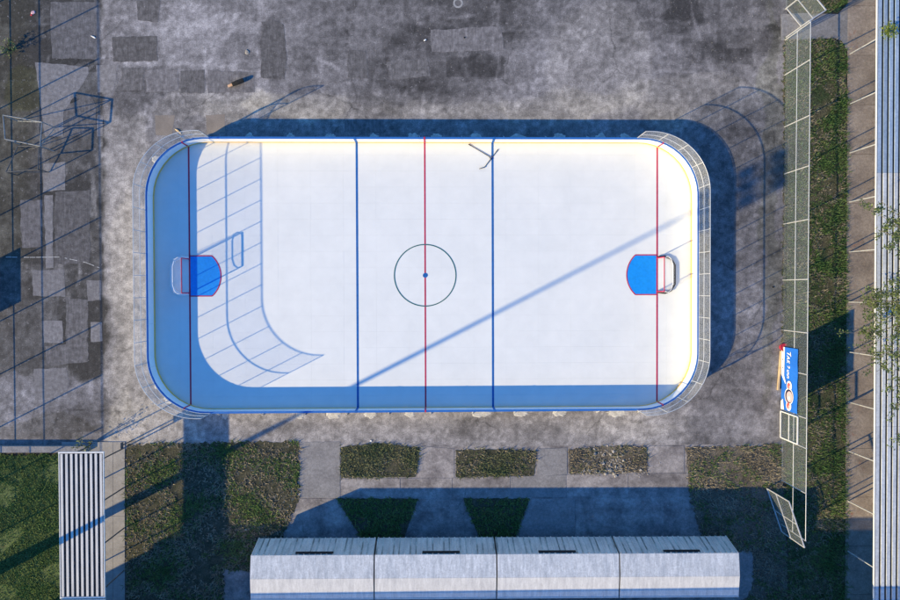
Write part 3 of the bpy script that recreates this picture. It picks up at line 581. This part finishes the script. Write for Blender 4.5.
# ================================================================ FENCES
def fence(name, pts, h, label, cat, group=None, mid=.5, mesh='fencemesh', post_r=.028, rails=None, mesh_skip=(), post_skip=(), rail_r=.02):
    root = empty(name, (pts[0].x, pts[0].y, 0), label, cat, group)
    rails = rails or (h * mid, h)
    for i, p in enumerate(pts):
        if i in post_skip: continue
        mb = MB(); mb.tube([(p.x, p.y, -.1), (p.x, p.y, h + .02)], post_r, 8); mb.build('post', T['galv'], root)
    for z in rails:
        for a, b in zip(pts, pts[1:]): mb = MB(); mb.tube([(a.x, a.y, z), (b.x, b.y, z)], rail_r, 6); mb.build('rail', T['galv'], root)
    for i, (a, b) in enumerate(zip(pts, pts[1:])):
        if i not in mesh_skip: mesh_quad('mesh_panel', [((a.x, a.y, .04), (a.x, a.y, h)), ((b.x, b.y, .04), (b.x, b.y, h))], T[mesh], root)
    return root
FH = 2.6
fa = G(810.5, 40, FH); fb = G(805.5, 551, FH)
def on_fence(v):       # point of the fence foot whose base shows at photo row v
    lo, hi = -.2, 1.4
    for _ in range(40):
        m = (lo + hi) / 2; p = fa.lerp(fb, m); _, vv = PX(np.array(p.x), np.array(p.y))
        if vv < v: lo = m
        else: hi = m
    p = fa.lerp(fb, lo); return Vector((p.x, p.y, 0))
fence('chain_link_fence', [on_fence(v) for v in (40, 75, 127, 174, 224, 280, 330, 369, 410, 438, 480, 524)], FH, 'tall galvanised chain link fence along the lawn strip carrying the banner', 'fence', mesh_skip=(10,))
def gate(hinge, free, h, label, rails=(.5,), stiles=(.5,)):
    root = empty('gate', (hinge.x, hinge.y, 0), label, 'gate', 'open chain link gates'); z0 = .12
    hinge = Vector((hinge.x, hinge.y, 0)); free = Vector((free.x, free.y, 0)); P = lambda t, z: tuple(hinge.lerp(free, t) + Vector((0, 0, z)))
    mb = MB()
    for a, b in (((0, z0), (1, z0)), ((0, h), (1, h)), ((0, z0), (0, h)), ((1, z0), (1, h))): mb.bar(P(*a), P(*b), .05)
    mb.build('frame', T['galv'], root)
    for r in rails: mb = MB(); mb.bar(P(0, z0 + (h - z0) * r), P(1, z0 + (h - z0) * r), .038); mb.build('rail', T['galv'], root)
    for r in stiles: mb = MB(); mb.bar(P(r, z0), P(r, h), .036); mb.build('stile', T['galv'], root)
    mesh_quad('mesh_panel', [(P(0, z0), P(0, h)), (P(1, z0), P(1, h))], T['fencemesh'], root)
e1 = on_fence(531)
gate(e1, G(766, 488), 2.5, 'open chain link gate swung inward at the end of the fence', rails=(.42,), stiles=(.5,))
v0 = G(826, 10, 2.45)
gate(on_fence(38), v0, 2.45, 'open gate leaf hinged beside the concrete cross path', rails=(.5,), stiles=())
gate(on_fence(9), v0, 2.45, 'open gate leaf hinged on the far side of the concrete cross path', rails=(.5,), stiles=())
fence('chain_link_fence', [on_fence(v) for v in (9, -40)], FH, 'short end length of chain link fence beyond the double gate', 'fence')
# framed panel below the banner
p1, p2 = on_fence(411), on_fence(437); r0 = empty('framed_panel', (p1.x - .08, p1.y, 0), 'white framed mesh door set in the fence below the banner', 'door')
mb = MB(); 
A = lambda t, z: (p1.x - .08 + (p2.x - p1.x) * t, p1.y + (p2.y - p1.y) * t, z)
for a, b in (((0, .06), (1, .06)), ((0, 1.85), (1, 1.85)), ((0, .06), (0, 1.85)), ((1, .06), (1, 1.85))): mb.bar(A(*a), A(*b), .055)
mb.build('frame', T['wpaint'], r0); mb = MB(); mb.bar(A(0, .95), A(1, .95), .04); mb.build('rail', T['wpaint'], r0)
mesh_quad('mesh_panel', [(A(0, .06), A(0, 1.85)), (A(1, .06), A(1, 1.85))], T['fencemesh'], r0)
# west fence just outside the picture, its shadow crosses the yard
fx = -23.75; yb = 2.85
fence('ball_fence', [Vector((fx, yb + 2.84 * k, 0)) for k in range(-6, 6)], 2.67, 'long chain link ball fence on the west edge of the yard', 'fence', mesh='farmesh', rails=(.67, 1.33, 2.67), post_r=.034, rail_r=.016)
mb = MB(); mb.box((fx + .06, -.85, .41), (.03, 2.9, .8)); b0 = mb.build('fence_board', T['banner_dark']); tag(b0, 'dark board fixed low on the west ball fence', 'board')

# banner
ba, bb = on_fence(346.5), on_fence(408.5); X0 = .07
bl = (bb - ba).length; bd = (bb - ba).normalized()
banner = empty('banner', (ba.x - X0, ba.y, 0), 'blue sports banner with white edge and round emblem on the fence', 'banner')
def bq(s, z, d=0.0):  # s along the banner in metres from its north end, z height, d proud of the cloth
    p = ba + bd * s; return (p.x - X0 - d, p.y, z)
Z0, Z1 = .08, 1.78
mb = MB(); n = 14; v = []
for i in range(n + 1):
    for j in range(5):
        s = bl * i / n; w = .012 * math.sin(i * 1.3 + j); q = bq(s, Z0 + (Z1 - Z0) * j / 4, w); v.append(q)
mb.add(v, [(i * 5 + j, i * 5 + j + 1, (i + 1) * 5 + j + 1, (i + 1) * 5 + j) for i in range(n) for j in range(4)])
mb.build('cloth', T['banner_blue'], banner)
def bpoly(name, pts, m, d): mb = MB(); mb.add([bq(s, z, d) for s, z in pts], [tuple(range(len(pts)))]); return mb.build(name, T[m], banner)
bpoly('white_edge', [(0.0, Z0), (0.0, .46), (1.55, .40), (1.95, .62), (2.0, .55), (1.5, Z0)], 'banner_white', .02)
bpoly('white_corner', [(3.0, Z0), (bl, Z0), (bl, .42), (2.85, .30)], 'banner_white', .02)
# slanted white lettering strokes, reading along the banner
def stroke(pts, w, d=.021):
    mb = MB()
    for a, b in zip(pts, pts[1:]): mb.bar(bq(*a, d), bq(*b, d), w, .004) if False else mb.hexa(*[[bq(x, z, dd) for x, z in quad(a, b, w)] for dd in (d, d + .003)])
    mb.build('lettering', T['banner_white'], banner)
def quad(a, b, w):
    dx, dz = b[0] - a[0], b[1] - a[1]; l = math.hypot(dx, dz); nx_, nz_ = -dz / l * w / 2, dx / l * w / 2
    return [(a[0] + nx_, a[1] + nz_), (b[0] + nx_, b[1] + nz_), (b[0] - nx_, b[1] - nz_), (a[0] - nx_, a[1] - nz_)]
zb = .72
for pts, w in (([(.22, zb + .34), (.46, zb + .40)], .06), ([(.30, zb), (.37, zb + .36)], .06), ([(.44, zb), (.56, zb + .28), (.60, zb)], .05), ([(.47, zb + .1), (.6, zb + .1)], .04), ([(.68, zb), (.74, zb + .28)], .05), ([(.70, zb + .14), (.84, zb + .28)], .05), ([(.70, zb + .14), (.82, zb)], .05), ([(.98, zb + .24), (1.08, zb + .30), (1.1, zb + .2), (1.0, zb + .06)], .045)) : stroke(pts, w)
for k in range(5): stroke([(1.22 + k * .1, zb + .02), (1.24 + k * .1, zb + .2)], .045); 
for k in range(4): stroke([(1.23 + k * .1, zb + (.2 if k % 2 else .02)), (1.32 + k * .1, zb + (.2 if k % 2 else .02))], .035)
for k in range(3): bpoly('small_print', [(.2 + k * .45, .22), (.28 + k * .45, .22), (.28 + k * .45, .3), (.2 + k * .45, .3)], 'banner_dark', .024)
def disc(name, s, z, r, m, d, n=20, sx=1.0): return bpoly(name, [(s + r * sx * math.cos(6.2832 * k / n), z + r * math.sin(6.2832 * k / n)) for k in range(n)], m, d)
es, ez = 2.62, .95
disc('emblem_ring', es, ez, .46, 'banner_white', .022, sx=.95); disc('emblem_disc', es, ez, .40, 'banner_dark', .0245, sx=.95); disc('emblem_centre', es + .02, ez + .06, .31, 'banner_pink', .027, sx=.95); disc('emblem_dot', es + .1, ez + .02, .1, 'banner_white', .0295)
for so, zo in ((-.56, .02), (.52, -.02)):
    disc('emblem_halo', es + so, ez + zo, .27, 'banner_white', .0235); disc('emblem_badge', es + so, ez + zo - .04, .17, 'banner_red', .026); disc('emblem_badge_centre', es + so + .05, ez + zo + .06, .09, 'banner_pink', .0285)
# timber and a red ball by the banner
a, b = G(780.5, 351), G(777.5, 390); mb = MB(); mb.bar((a.x, a.y, .06), (b.x, b.y, .06), .10, .09)
tag(mb.build('timber_beam', T['wood']), 'pale timber beam lying at the foot of the blue banner', 'timber')
c = G(781.5, 347); mb = MB(); n = 12
prof = [(.0, .10), (.05, .17), (.16, .20), (.3, .21), (.33, .22), (.33, .19)]
for (z0, r0_), (z1, r1_) in zip(prof, prof[1:]): mb.add([(c.x + r * math.cos(6.2832 * k / n), c.y + r * math.sin(6.2832 * k / n), z) for z, r in ((z0, r0_), (z1, r1_)) for k in range(n)], [(k, (k + 1) % n, n + (k + 1) % n, n + k) for k in range(n)])
mb.add([(c.x + .19 * math.cos(6.2832 * k / n), c.y + .19 * math.sin(6.2832 * k / n), .31) for k in range(n)], [tuple(range(n))])
tag(mb.build('bucket', T['redplastic']), 'red plastic tub at the end of the timber beam', 'tub')

# ================================================================ CANOPIES
def slat_canopy(x0, x1, ya, yb, h, nsl, posts, label, slat_split=None, front='wpaint', wide=.47, pm='dsteel'):
    root = empty('slatted_canopy', ((x0 + x1) / 2, (ya + yb) / 2, 0), label, 'canopy')
    mb = MB(); mb.box(((x0 + x1) / 2, (ya + yb) / 2, h - .075), (x1 - x0 - .02, yb - ya - .02, .03)); mb.build('deck', T['deck'], root)
    mb = MB(); e = .045
    for x in (x0, x1): mb.box((x, (ya + yb) / 2, h - .03), (.035, yb - ya, .1))
    for y in (ya, yb): mb.box(((x0 + x1) / 2, y, h - .028), (x1 - x0 + .06, .07, .095))
    mb.build('frame', T[front], root)
    pitch = (x1 - x0) / nsl; cuts = slat_split or [(ya + .06, yb - .06, 'slat')]
    for k in range(nsl):
        xc = x0 + pitch * (k + .5)
        for a, b, m in cuts: mb = MB(); mb.box((xc, (a + b) / 2, h - .012), (pitch * wide, b - a - .01, .05)); mb.build('roof_slat', T[m], root)
    for x, y in posts:
        mb = MB(); mb.bar((x, y, .0), (x, y, h - .1), .05); mb.build('post', T[pm], root)
    return root
ys = [-9.35, -11.5, -13.7, -16.0, -18.3]
slat_canopy(-18.58, -16.36, -16.42, -9.0, 2.4, 9, [(x, y) for y in ys[:4] for x in (-18.5, -16.42)], 'small white slatted canopy on posts between two lawns')
slat_canopy(-18.58, -16.36, -19.6, -16.56, 2.4, 9, [(x, -19.4) for x in (-18.5, -16.42)], 'next bay of white slatted canopy in the shade, mostly cut off')
py = [G(848, v).y for v in (54, 104, 153, 202, 252, 302, 352, 402, 451, 501, 551, 601)]; 
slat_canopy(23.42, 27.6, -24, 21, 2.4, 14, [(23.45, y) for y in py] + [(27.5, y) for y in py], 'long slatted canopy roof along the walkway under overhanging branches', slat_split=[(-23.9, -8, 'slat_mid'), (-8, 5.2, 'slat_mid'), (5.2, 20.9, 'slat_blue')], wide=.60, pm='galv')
# purlins across the joints of the long roof
# ================================================================ SHELTERS
L0 = G(251, 555.5, 2.3); L1 = G(738.5, 553, 2.3); dv = Vector((L1.x - L0.x, L1.y - L0.y, 0)); SW = dv.length; ang = math.atan2(dv.y, dv.x)
gap = .09; cutsx = [0, .25, .50, .7525, 1.0]
descr = ['shelter beside the worn lawn', 'shelter between the two shaded lawn beds', 'shelter behind the rubble bed', 'shelter with mossy end by the dry lawn']
for k in range(4):
    a = SW * cutsx[k] + (gap / 2 if k else 0); b = SW * cutsx[k + 1] - (gap / 2 if k < 3 else 0); w = b - a
    o = L0 + dv.normalized() * a
    root = empty('bench_shelter', (o.x, o.y, 0), 'white metal roofed ' + descr[k], 'shelter', 'bench shelters in a row', rz=ang)
    R = Matrix.Rotation(ang, 3, 'Z'); Q = lambda x, y, z: tuple(Vector((o.x, o.y, 0)) + R @ Vector((x, y, z)))
    prof = [(.02, .0), (.34, .8), (.0, 2.3), (-1.16, 2.43), (-2.24, 2.30)]
    def slabq(p, q, x0, x1, th, m, name, par, lift=0.0):
        d = Vector((q[0] - p[0], q[1] - p[1])); nn = Vector((-d.y, d.x)).normalized()
        if nn.y < 0 or (abs(nn.y) < .05 and nn.x < 0): nn = -nn
        if name in ('back_wall', 'wall_rib', 'lower_wall', 'vent_slot'): nn = nn if nn.x > 0 else -nn
        P = lambda x, e, hgt: Q(x, e[0] + nn.x * hgt, e[1] + nn.y * hgt)
        mb = MB(); mb.hexa([P(x0, p, lift), P(x1, p, lift), P(x1, q, lift), P(x0, q, lift)], [P(x0, p, lift + th), P(x1, p, lift + th), P(x1, q, lift + th), P(x0, q, lift + th)])
        return mb.build(name, T[m], par)
    slabq((.02, 0), (.02, .95), 0, w, -.03, 'deck', 'lower_wall', root)
    wall = slabq(prof[1], prof[2], 0, w, -.03, 'rib', 'back_wall', root)
    nr = 22
    for i in range(nr):
        xx = .05 + (w - .1) * i / (nr - 1); slabq(prof[1], prof[2], xx - .025, xx + .025, .045, 'rib_edge' if (i * 7 + k) % 3 else 'rib', 'wall_rib', wall, .0005)
    t0 = .86; e1_ = (prof[1][0] + (prof[2][0] - prof[1][0]) * t0, prof[1][1] + (prof[2][1] - prof[1][1]) * t0); e2_ = (prof[1][0] + (prof[2][0] - prof[1][0]) * .97, prof[1][1] + (prof[2][1] - prof[1][1]) * .97)
    vo = (.36, .39, .34, .37)[k]; slabq(e1_, e2_, w * vo, w * (vo + .31), .02, 'black', 'vent_slot', wall, .047)
    slabq(prof[2], prof[3], -.01, w + .01, .03, 'roof', 'roof_sheet', root); slabq(prof[3], prof[4], -.01, w + .01, .03, 'roof2', 'roof_sheet', root)
    mb = MB(); mb.hexa([Q(-.015, -2.24, 2.24), Q(w + .015, -2.24, 2.24), Q(w + .015, -2.30, 2.24), Q(-.015, -2.30, 2.24)][::-1], [Q(-.015, -2.24, 2.35), Q(w + .015, -2.24, 2.35), Q(w + .015, -2.30, 2.35), Q(-.015, -2.30, 2.35)][::-1]); mb.build('gutter', T['galv'], root)
    for xx in (0.0, w - .03):
        mb = MB(); pts = [(.0, 0), (.0, .72), (.33, .8), (-.01, 2.28), (-1.16, 2.40), (-2.2, 2.28), (-1.3, 1.0), (-1.3, 0)]
        va = [Q(xx, y, z) for y, z in pts]; vb = [Q(xx + .03, y, z) for y, z in pts]; mb.hexa(va, vb); mb.build('end_wall', T['rib'], root)
    mb = MB(); mb.hexa([Q(.1, -.1, .42), Q(w - .1, -.1, .42), Q(w - .1, -.6, .42), Q(.1, -.6, .42)][::-1], [Q(.1, -.1, .47), Q(w - .1, -.1, .47), Q(w - .1, -.6, .47), Q(.1, -.6, .47)][::-1]); mb.build('bench', T['wood'], root)

# ================================================================ OUTSIDE THE FRAME, CASTING SHADOWS INTO IT
Y0, BH = -20.0, 4.87
bd_ = empty('sports_hall', (10, Y0 - 6, 0), 'long rendered sports hall south of the shelters', 'building')
XL = -12.85 - (BH + .56) * SH * SDX
mb = MB(); mb.box(((XL + 48) / 2, Y0 - 6, BH / 2 - .15), (48 - XL - .3, 11.7, BH - .3)); wl = mb.build('wall', T['wall'], bd_)
mb = MB(); mb.box(((XL + 48) / 2, Y0 - 6, BH - .15), (48 - XL, 12, .3)); mb.build('roof', T['roof'], bd_)
for k in range(14):
    x = XL + 3 + k * 5.1; mb = MB(); mb.box((x, Y0 - .13, 2.6), (2.4, .08, 1.6)); wo = mb.build('window', T['wpaint'], bd_); mb = MB(); mb.box((x, Y0 - .08, 2.6), (2.2, .03, 1.4)); mb.build('pane', T['glass'], wo)
mb = MB(); mb.bar((XL, Y0 - .03, BH + .57), (48, Y0 - .03, BH + .57), .05); mb.build('added_shade_rail', T['galv'], bd_)  # unseen railing added on the hall roof to half-shade the shelter roofs
mb = MB(); x = XL
while x < 48: mb.box((x, Y0 - .03, BH + .28), (.045, .03, .58)); x += .13
mb.build('added_shade_bars', T['galv'], bd_)
mh = 18.9; tip = Vector((-3.75, -5.95)) + Vector((SDX, SDY)) * ((19.2 + 3.75) / SDX); mbz = tip - Vector((SDX, SDY)) * (mh * SH)
mast = empty('floodlight_mast', (mbz.x, mbz.y, 0), 'tall steel floodlight mast at the corner of the sports hall', 'floodlight mast')
mb = MB(); mb.tube([(mbz.x, mbz.y, mh * t) for t in (0, .2, .4, .7, 1)], .2, 12, radii=[.36, .21, .115, .085, .07]); mb.build('pole', T['galv'], mast)
mb = MB(); mb.box((mbz.x, mbz.y, mh), (.14, 2.2, .14)); mb.build('crossarm', T['galv'], mast)
for k in range(-1, 2):
    for z in (0.05, -.75): mb = MB(); mb.box((mbz.x + .25, mbz.y + k * .75, mh + z), (.3, .55, .5)); mb.build('floodlight', T['dsteel'], mast)

# ================================================================ WEST SIDE THINGS
a, b = G(-30, 448.5), G(88, 448.5); mb = MB(); mb.bar((a.x, a.y, .13), (b.x, b.y, .13), .34, .26)
tag(mb.build('low_wall', T['conc_pale']), 'low concrete kerb wall above the mossy lawn', 'wall')
def frame(name, P, h, label, m, braces):
    c = sum(P, Vector((0, 0, 0))) / len(P); root = empty(name, (c.x, c.y, 0), label, 'goal frame', 'small steel goals by the west fence')
    for p in P: mb = MB(); mb.tube([(p.x, p.y, 0), (p.x, p.y, h)], .028); mb.build('upright', T[m], root)
    for i in range(len(P)):
        q, r = P[i], P[(i + 1) % len(P)]; mb = MB(); mb.tube([(q.x, q.y, h), (r.x, r.y, h)], .028); mb.build('top_bar', T[m], root)
        if i in braces: mb = MB(); mb.tube([(q.x, q.y, .05), (r.x, r.y, h - .02)], .02); mb.build('brace', T[m], root)
T['gsteel'] = mat('dull_grey_steel', (.17, .18, .19), (.30, .31, .32), scale=6, fine_amt=.3, rough=.6)
frame('goal_frame', [G(3, 115, 1.3), G(42, 122, 1.3), G(40, 146, 1.3), G(5, 139, 1.3)], 1.3, 'dull grey tubular steel goal frame beside the pale angular concrete patch', 'gsteel', (1, 0))
frame('goal_frame', [G(18, 146, 1.0), G(39, 146, 1.0), G(38, 169, 1.0), G(6, 172, 1.0)], 1.0, 'dark rusty steel goal frame next to the grey one', 'dsteel', (0, 2))
def leaf_quad(mb, c, s):
    a, t = random.uniform(0, 6.283), random.uniform(-.8, .8); u = Vector((math.cos(a), math.sin(a), t)).normalized() * s; w = u.cross(Vector((random.uniform(-.5, .5), random.uniform(-.5, .5), 1))).normalized() * s * .42
    mb.add([c - u, c + w, c + u, c - w], [(0, 1, 2, 3)])
def shrub(p, h, r, nst, nl, label, m, group=None, ls=.05, name='shrub'):
    root = empty(name, (p.x, p.y, 0), label, name.replace('_', ' '), group); st = MB(); lv = MB()
    for k in range(nst):
        a = 6.283 * k / nst + random.uniform(-.4, .4); rr = r * random.uniform(.4, 1); e = Vector((p.x + rr * math.cos(a), p.y + rr * math.sin(a), p.z + h * random.uniform(.6, 1))); q = Vector((p.x, p.y, p.z)); mid = q.lerp(e, .5) + Vector((0, 0, h * .12))
        st.tube([q, mid, e], .012, 5, radii=[.02, .012, .005])
        for j in range(nl): c = (mid if j % 3 == 0 else e).lerp(e, random.random()) + Vector((random.gauss(0, .12), random.gauss(0, .12), random.gauss(0, .1))); c.z = max(c.z, p.z + .03); leaf_quad(lv, c, ls * random.uniform(.6, 1.3))
    st.build('stems', T['dryleaf'], root); lv.build('leaves', T[m], root)
shrub(G(92, 443), 1.3, .45, 9, 16, 'scraggy shrub at the corner of the low wall and canopy', 'leaf')
shrub(G(11, 50), .5, .45, 12, 8, 'dark weedy shrub sprouting beside the west fence', 'leaf', ls=.07)
shrub(G(887, 32, 2.43), .35, .35, 12, 22, 'bright yellow green plant growing on the blue grey roof slats', 'leaf_bright', ls=.06, name='roof_plant')
p = G(131, 441); root = empty('sign_post', (p.x, p.y, 0), 'short post with a small plate at the lawn corner', 'sign')
mb = MB(); mb.bar((p.x, p.y, 0), (p.x, p.y, 1.15), .05); mb.build('post', T['dsteel'], root); mb = MB(); mb.box((p.x, p.y, 1.1), (.06, .3, .22)); mb.build('plate', T['dsteel'], root)
# burnt log, litter
p, q = G(233, 85), G(244, 80.5); mb = MB(); mb.tube([(p.x, p.y, .12), ((p.x + q.x) / 2, (p.y + q.y) / 2, .125), (q.x, q.y, .12)], .12, 10, radii=[.115, .125, .11]); root = empty('log', (p.x, p.y, 0), 'short charred log with a bright cut end on the open yard', 'log')
mb.build('bark', T['bark'], root); d = (p - q).normalized(); e = p + d * .24; mb = MB(); mb.box(((p.x + e.x) / 2, (p.y + e.y) / 2, .09), (.28, .13, .08), math.atan2(d.y, d.x)); mb.build('split_end', T['cut'], root)
def scrap(u, v, l, w, a, m, label, cat='litter', z=.02):
    p = G(u, v); mb = MB(); n = 7; pts = []
    for k in range(n): t = 6.283 * k / n; r = random.uniform(.75, 1.1); x, y = l * r * math.cos(t), w * r * math.sin(t); pts.append((p.x + x * math.cos(a) - y * math.sin(a), p.y + x * math.sin(a) + y * math.cos(a)))
    mb.hexa([(x, y, .008) for x, y in pts], [(p.x + (x - p.x) * .7, p.y + (y - p.y) * .7, z + random.uniform(0, .03)) for x, y in pts])
    tag(mb.build('litter', T[m]), label, cat, 'scraps of litter on the yard')
scrap(33, 12.5, .16, .10, .4, 'banner_pink', 'crumpled red and white wrapper near the west fence'); scrap(31.5, 15, .07, .06, .4, 'redplastic', 'red scrap beside the crumpled wrapper')
scrap(93.5, 37, .17, .045, -.45, 'banner_white', 'white strip of paper on the dark asphalt patch'); scrap(425, 40, .1, .05, .5, 'banner_white', 'small white paper lying alone on the grey yard')
scrap(247, 52, .14, .14, 0, 'stone', 'round pale stain of mortar on the dark oval patch'); scrap(464.5, 37.5, .05, .05, 0, 'bark', 'small black lump on the yard beyond the blue lines')
scrap(178, 131, .28, .06, -.7, 'wood', 'splintered board leaning at the curved board corner', 'wood scrap'); scrap(773, 287, .07, .05, 0, 'bark', 'small black clod beside the fence weeds')
scrap(246, 530, .07, .06, 0, 'banner_white', 'white scrap on the dark lawn beside the first shelter'); scrap(371, 441, .07, .05, .2, 'banner_white', 'white stones at the edge of the olive lawn bed')
mb = MB()
for k in range(900):
    u, v = random.uniform(5, 780), random.choice((random.uniform(0, 118), random.uniform(0, 118), random.uniform(413, 441)))
    p = G(u, v); r = random.uniform(.006, .022); a = random.uniform(0, 6)
    b = [(p.x + r * math.cos(a + i * 1.571), p.y + r * math.sin(a + i * 1.571), .001) for i in range(4)]; mb.hexa(b, [(p.x + (q[0] - p.x) * .6, p.y + (q[1] - p.y) * .6, r * .8) for q in b])
tag(mb.build('gravel', T['stone']), 'loose gravel and grit scattered over the yard', 'gravel', kind='stuff')

# ================================================================ TREE over the long canopy
tp = Vector((28.6, -1.5, 0)); tree = empty('leafy_tree', tp, 'thin leaved tree overhanging the long slatted canopy', 'tree')
tk = MB(); lv = MB(); tk.tube([tp, tp + Vector((-.1, .1, 1.8)), tp + Vector((-.2, .2, 3.6)), tp + Vector((-.3, .1, 5.4))], .2, 9, radii=[.26, .2, .16, .1])
ends = [(866, 205, 3.9), (880, 200, 4.2), (893, 215, 4.4), (874, 228, 3.6), (896, 232, 4.6), (884, 245, 4.6), (862, 300, 3.6), (876, 292, 4.2), (890, 280, 4.6), (868, 320, 3.8), (884, 318, 4.4), (895, 335, 4.8), (872, 342, 3.8), (864, 335, 3.2), (886, 356, 4.4), (897, 372, 4.6), (876, 372, 3.8), (868, 360, 3.4), (898, 300, 5), (898, 440, 4.2), (898, 405, 4.2), (890, 390, 4.0), (905, 260, 5), (908, 340, 5.2), (912, 220, 5), (852, 306, 3.3), (892, 310, 3.6)]
for u, v, z in ends:
    e = G(u, v, z); s = tp + Vector((-.2, .2, random.uniform(2.6, 4.6))); m1 = s.lerp(e, .45) + Vector((random.uniform(-.2, .2), random.uniform(-.3, .3), .5)); tk.tube([s, m1, e], .03, 5, radii=[.055, .028, .008])
    for t in range(10):
        q = m1.lerp(e, random.uniform(.35, 1)); d = q + Vector((random.gauss(0, .45), random.gauss(0, .5), random.gauss(-.05, .25))); tk.tube([q, d], .008, 4, radii=[.01, .004])
        for j in range(30): leaf_quad(lv, q.lerp(d, random.uniform(.2, 1.1)) + Vector((random.gauss(0, .09), random.gauss(0, .09), random.gauss(0, .08))), random.uniform(.045, .09))
tk.build('trunk', T['twig'], tree); lv.build('crown', T['leaf'], tree)
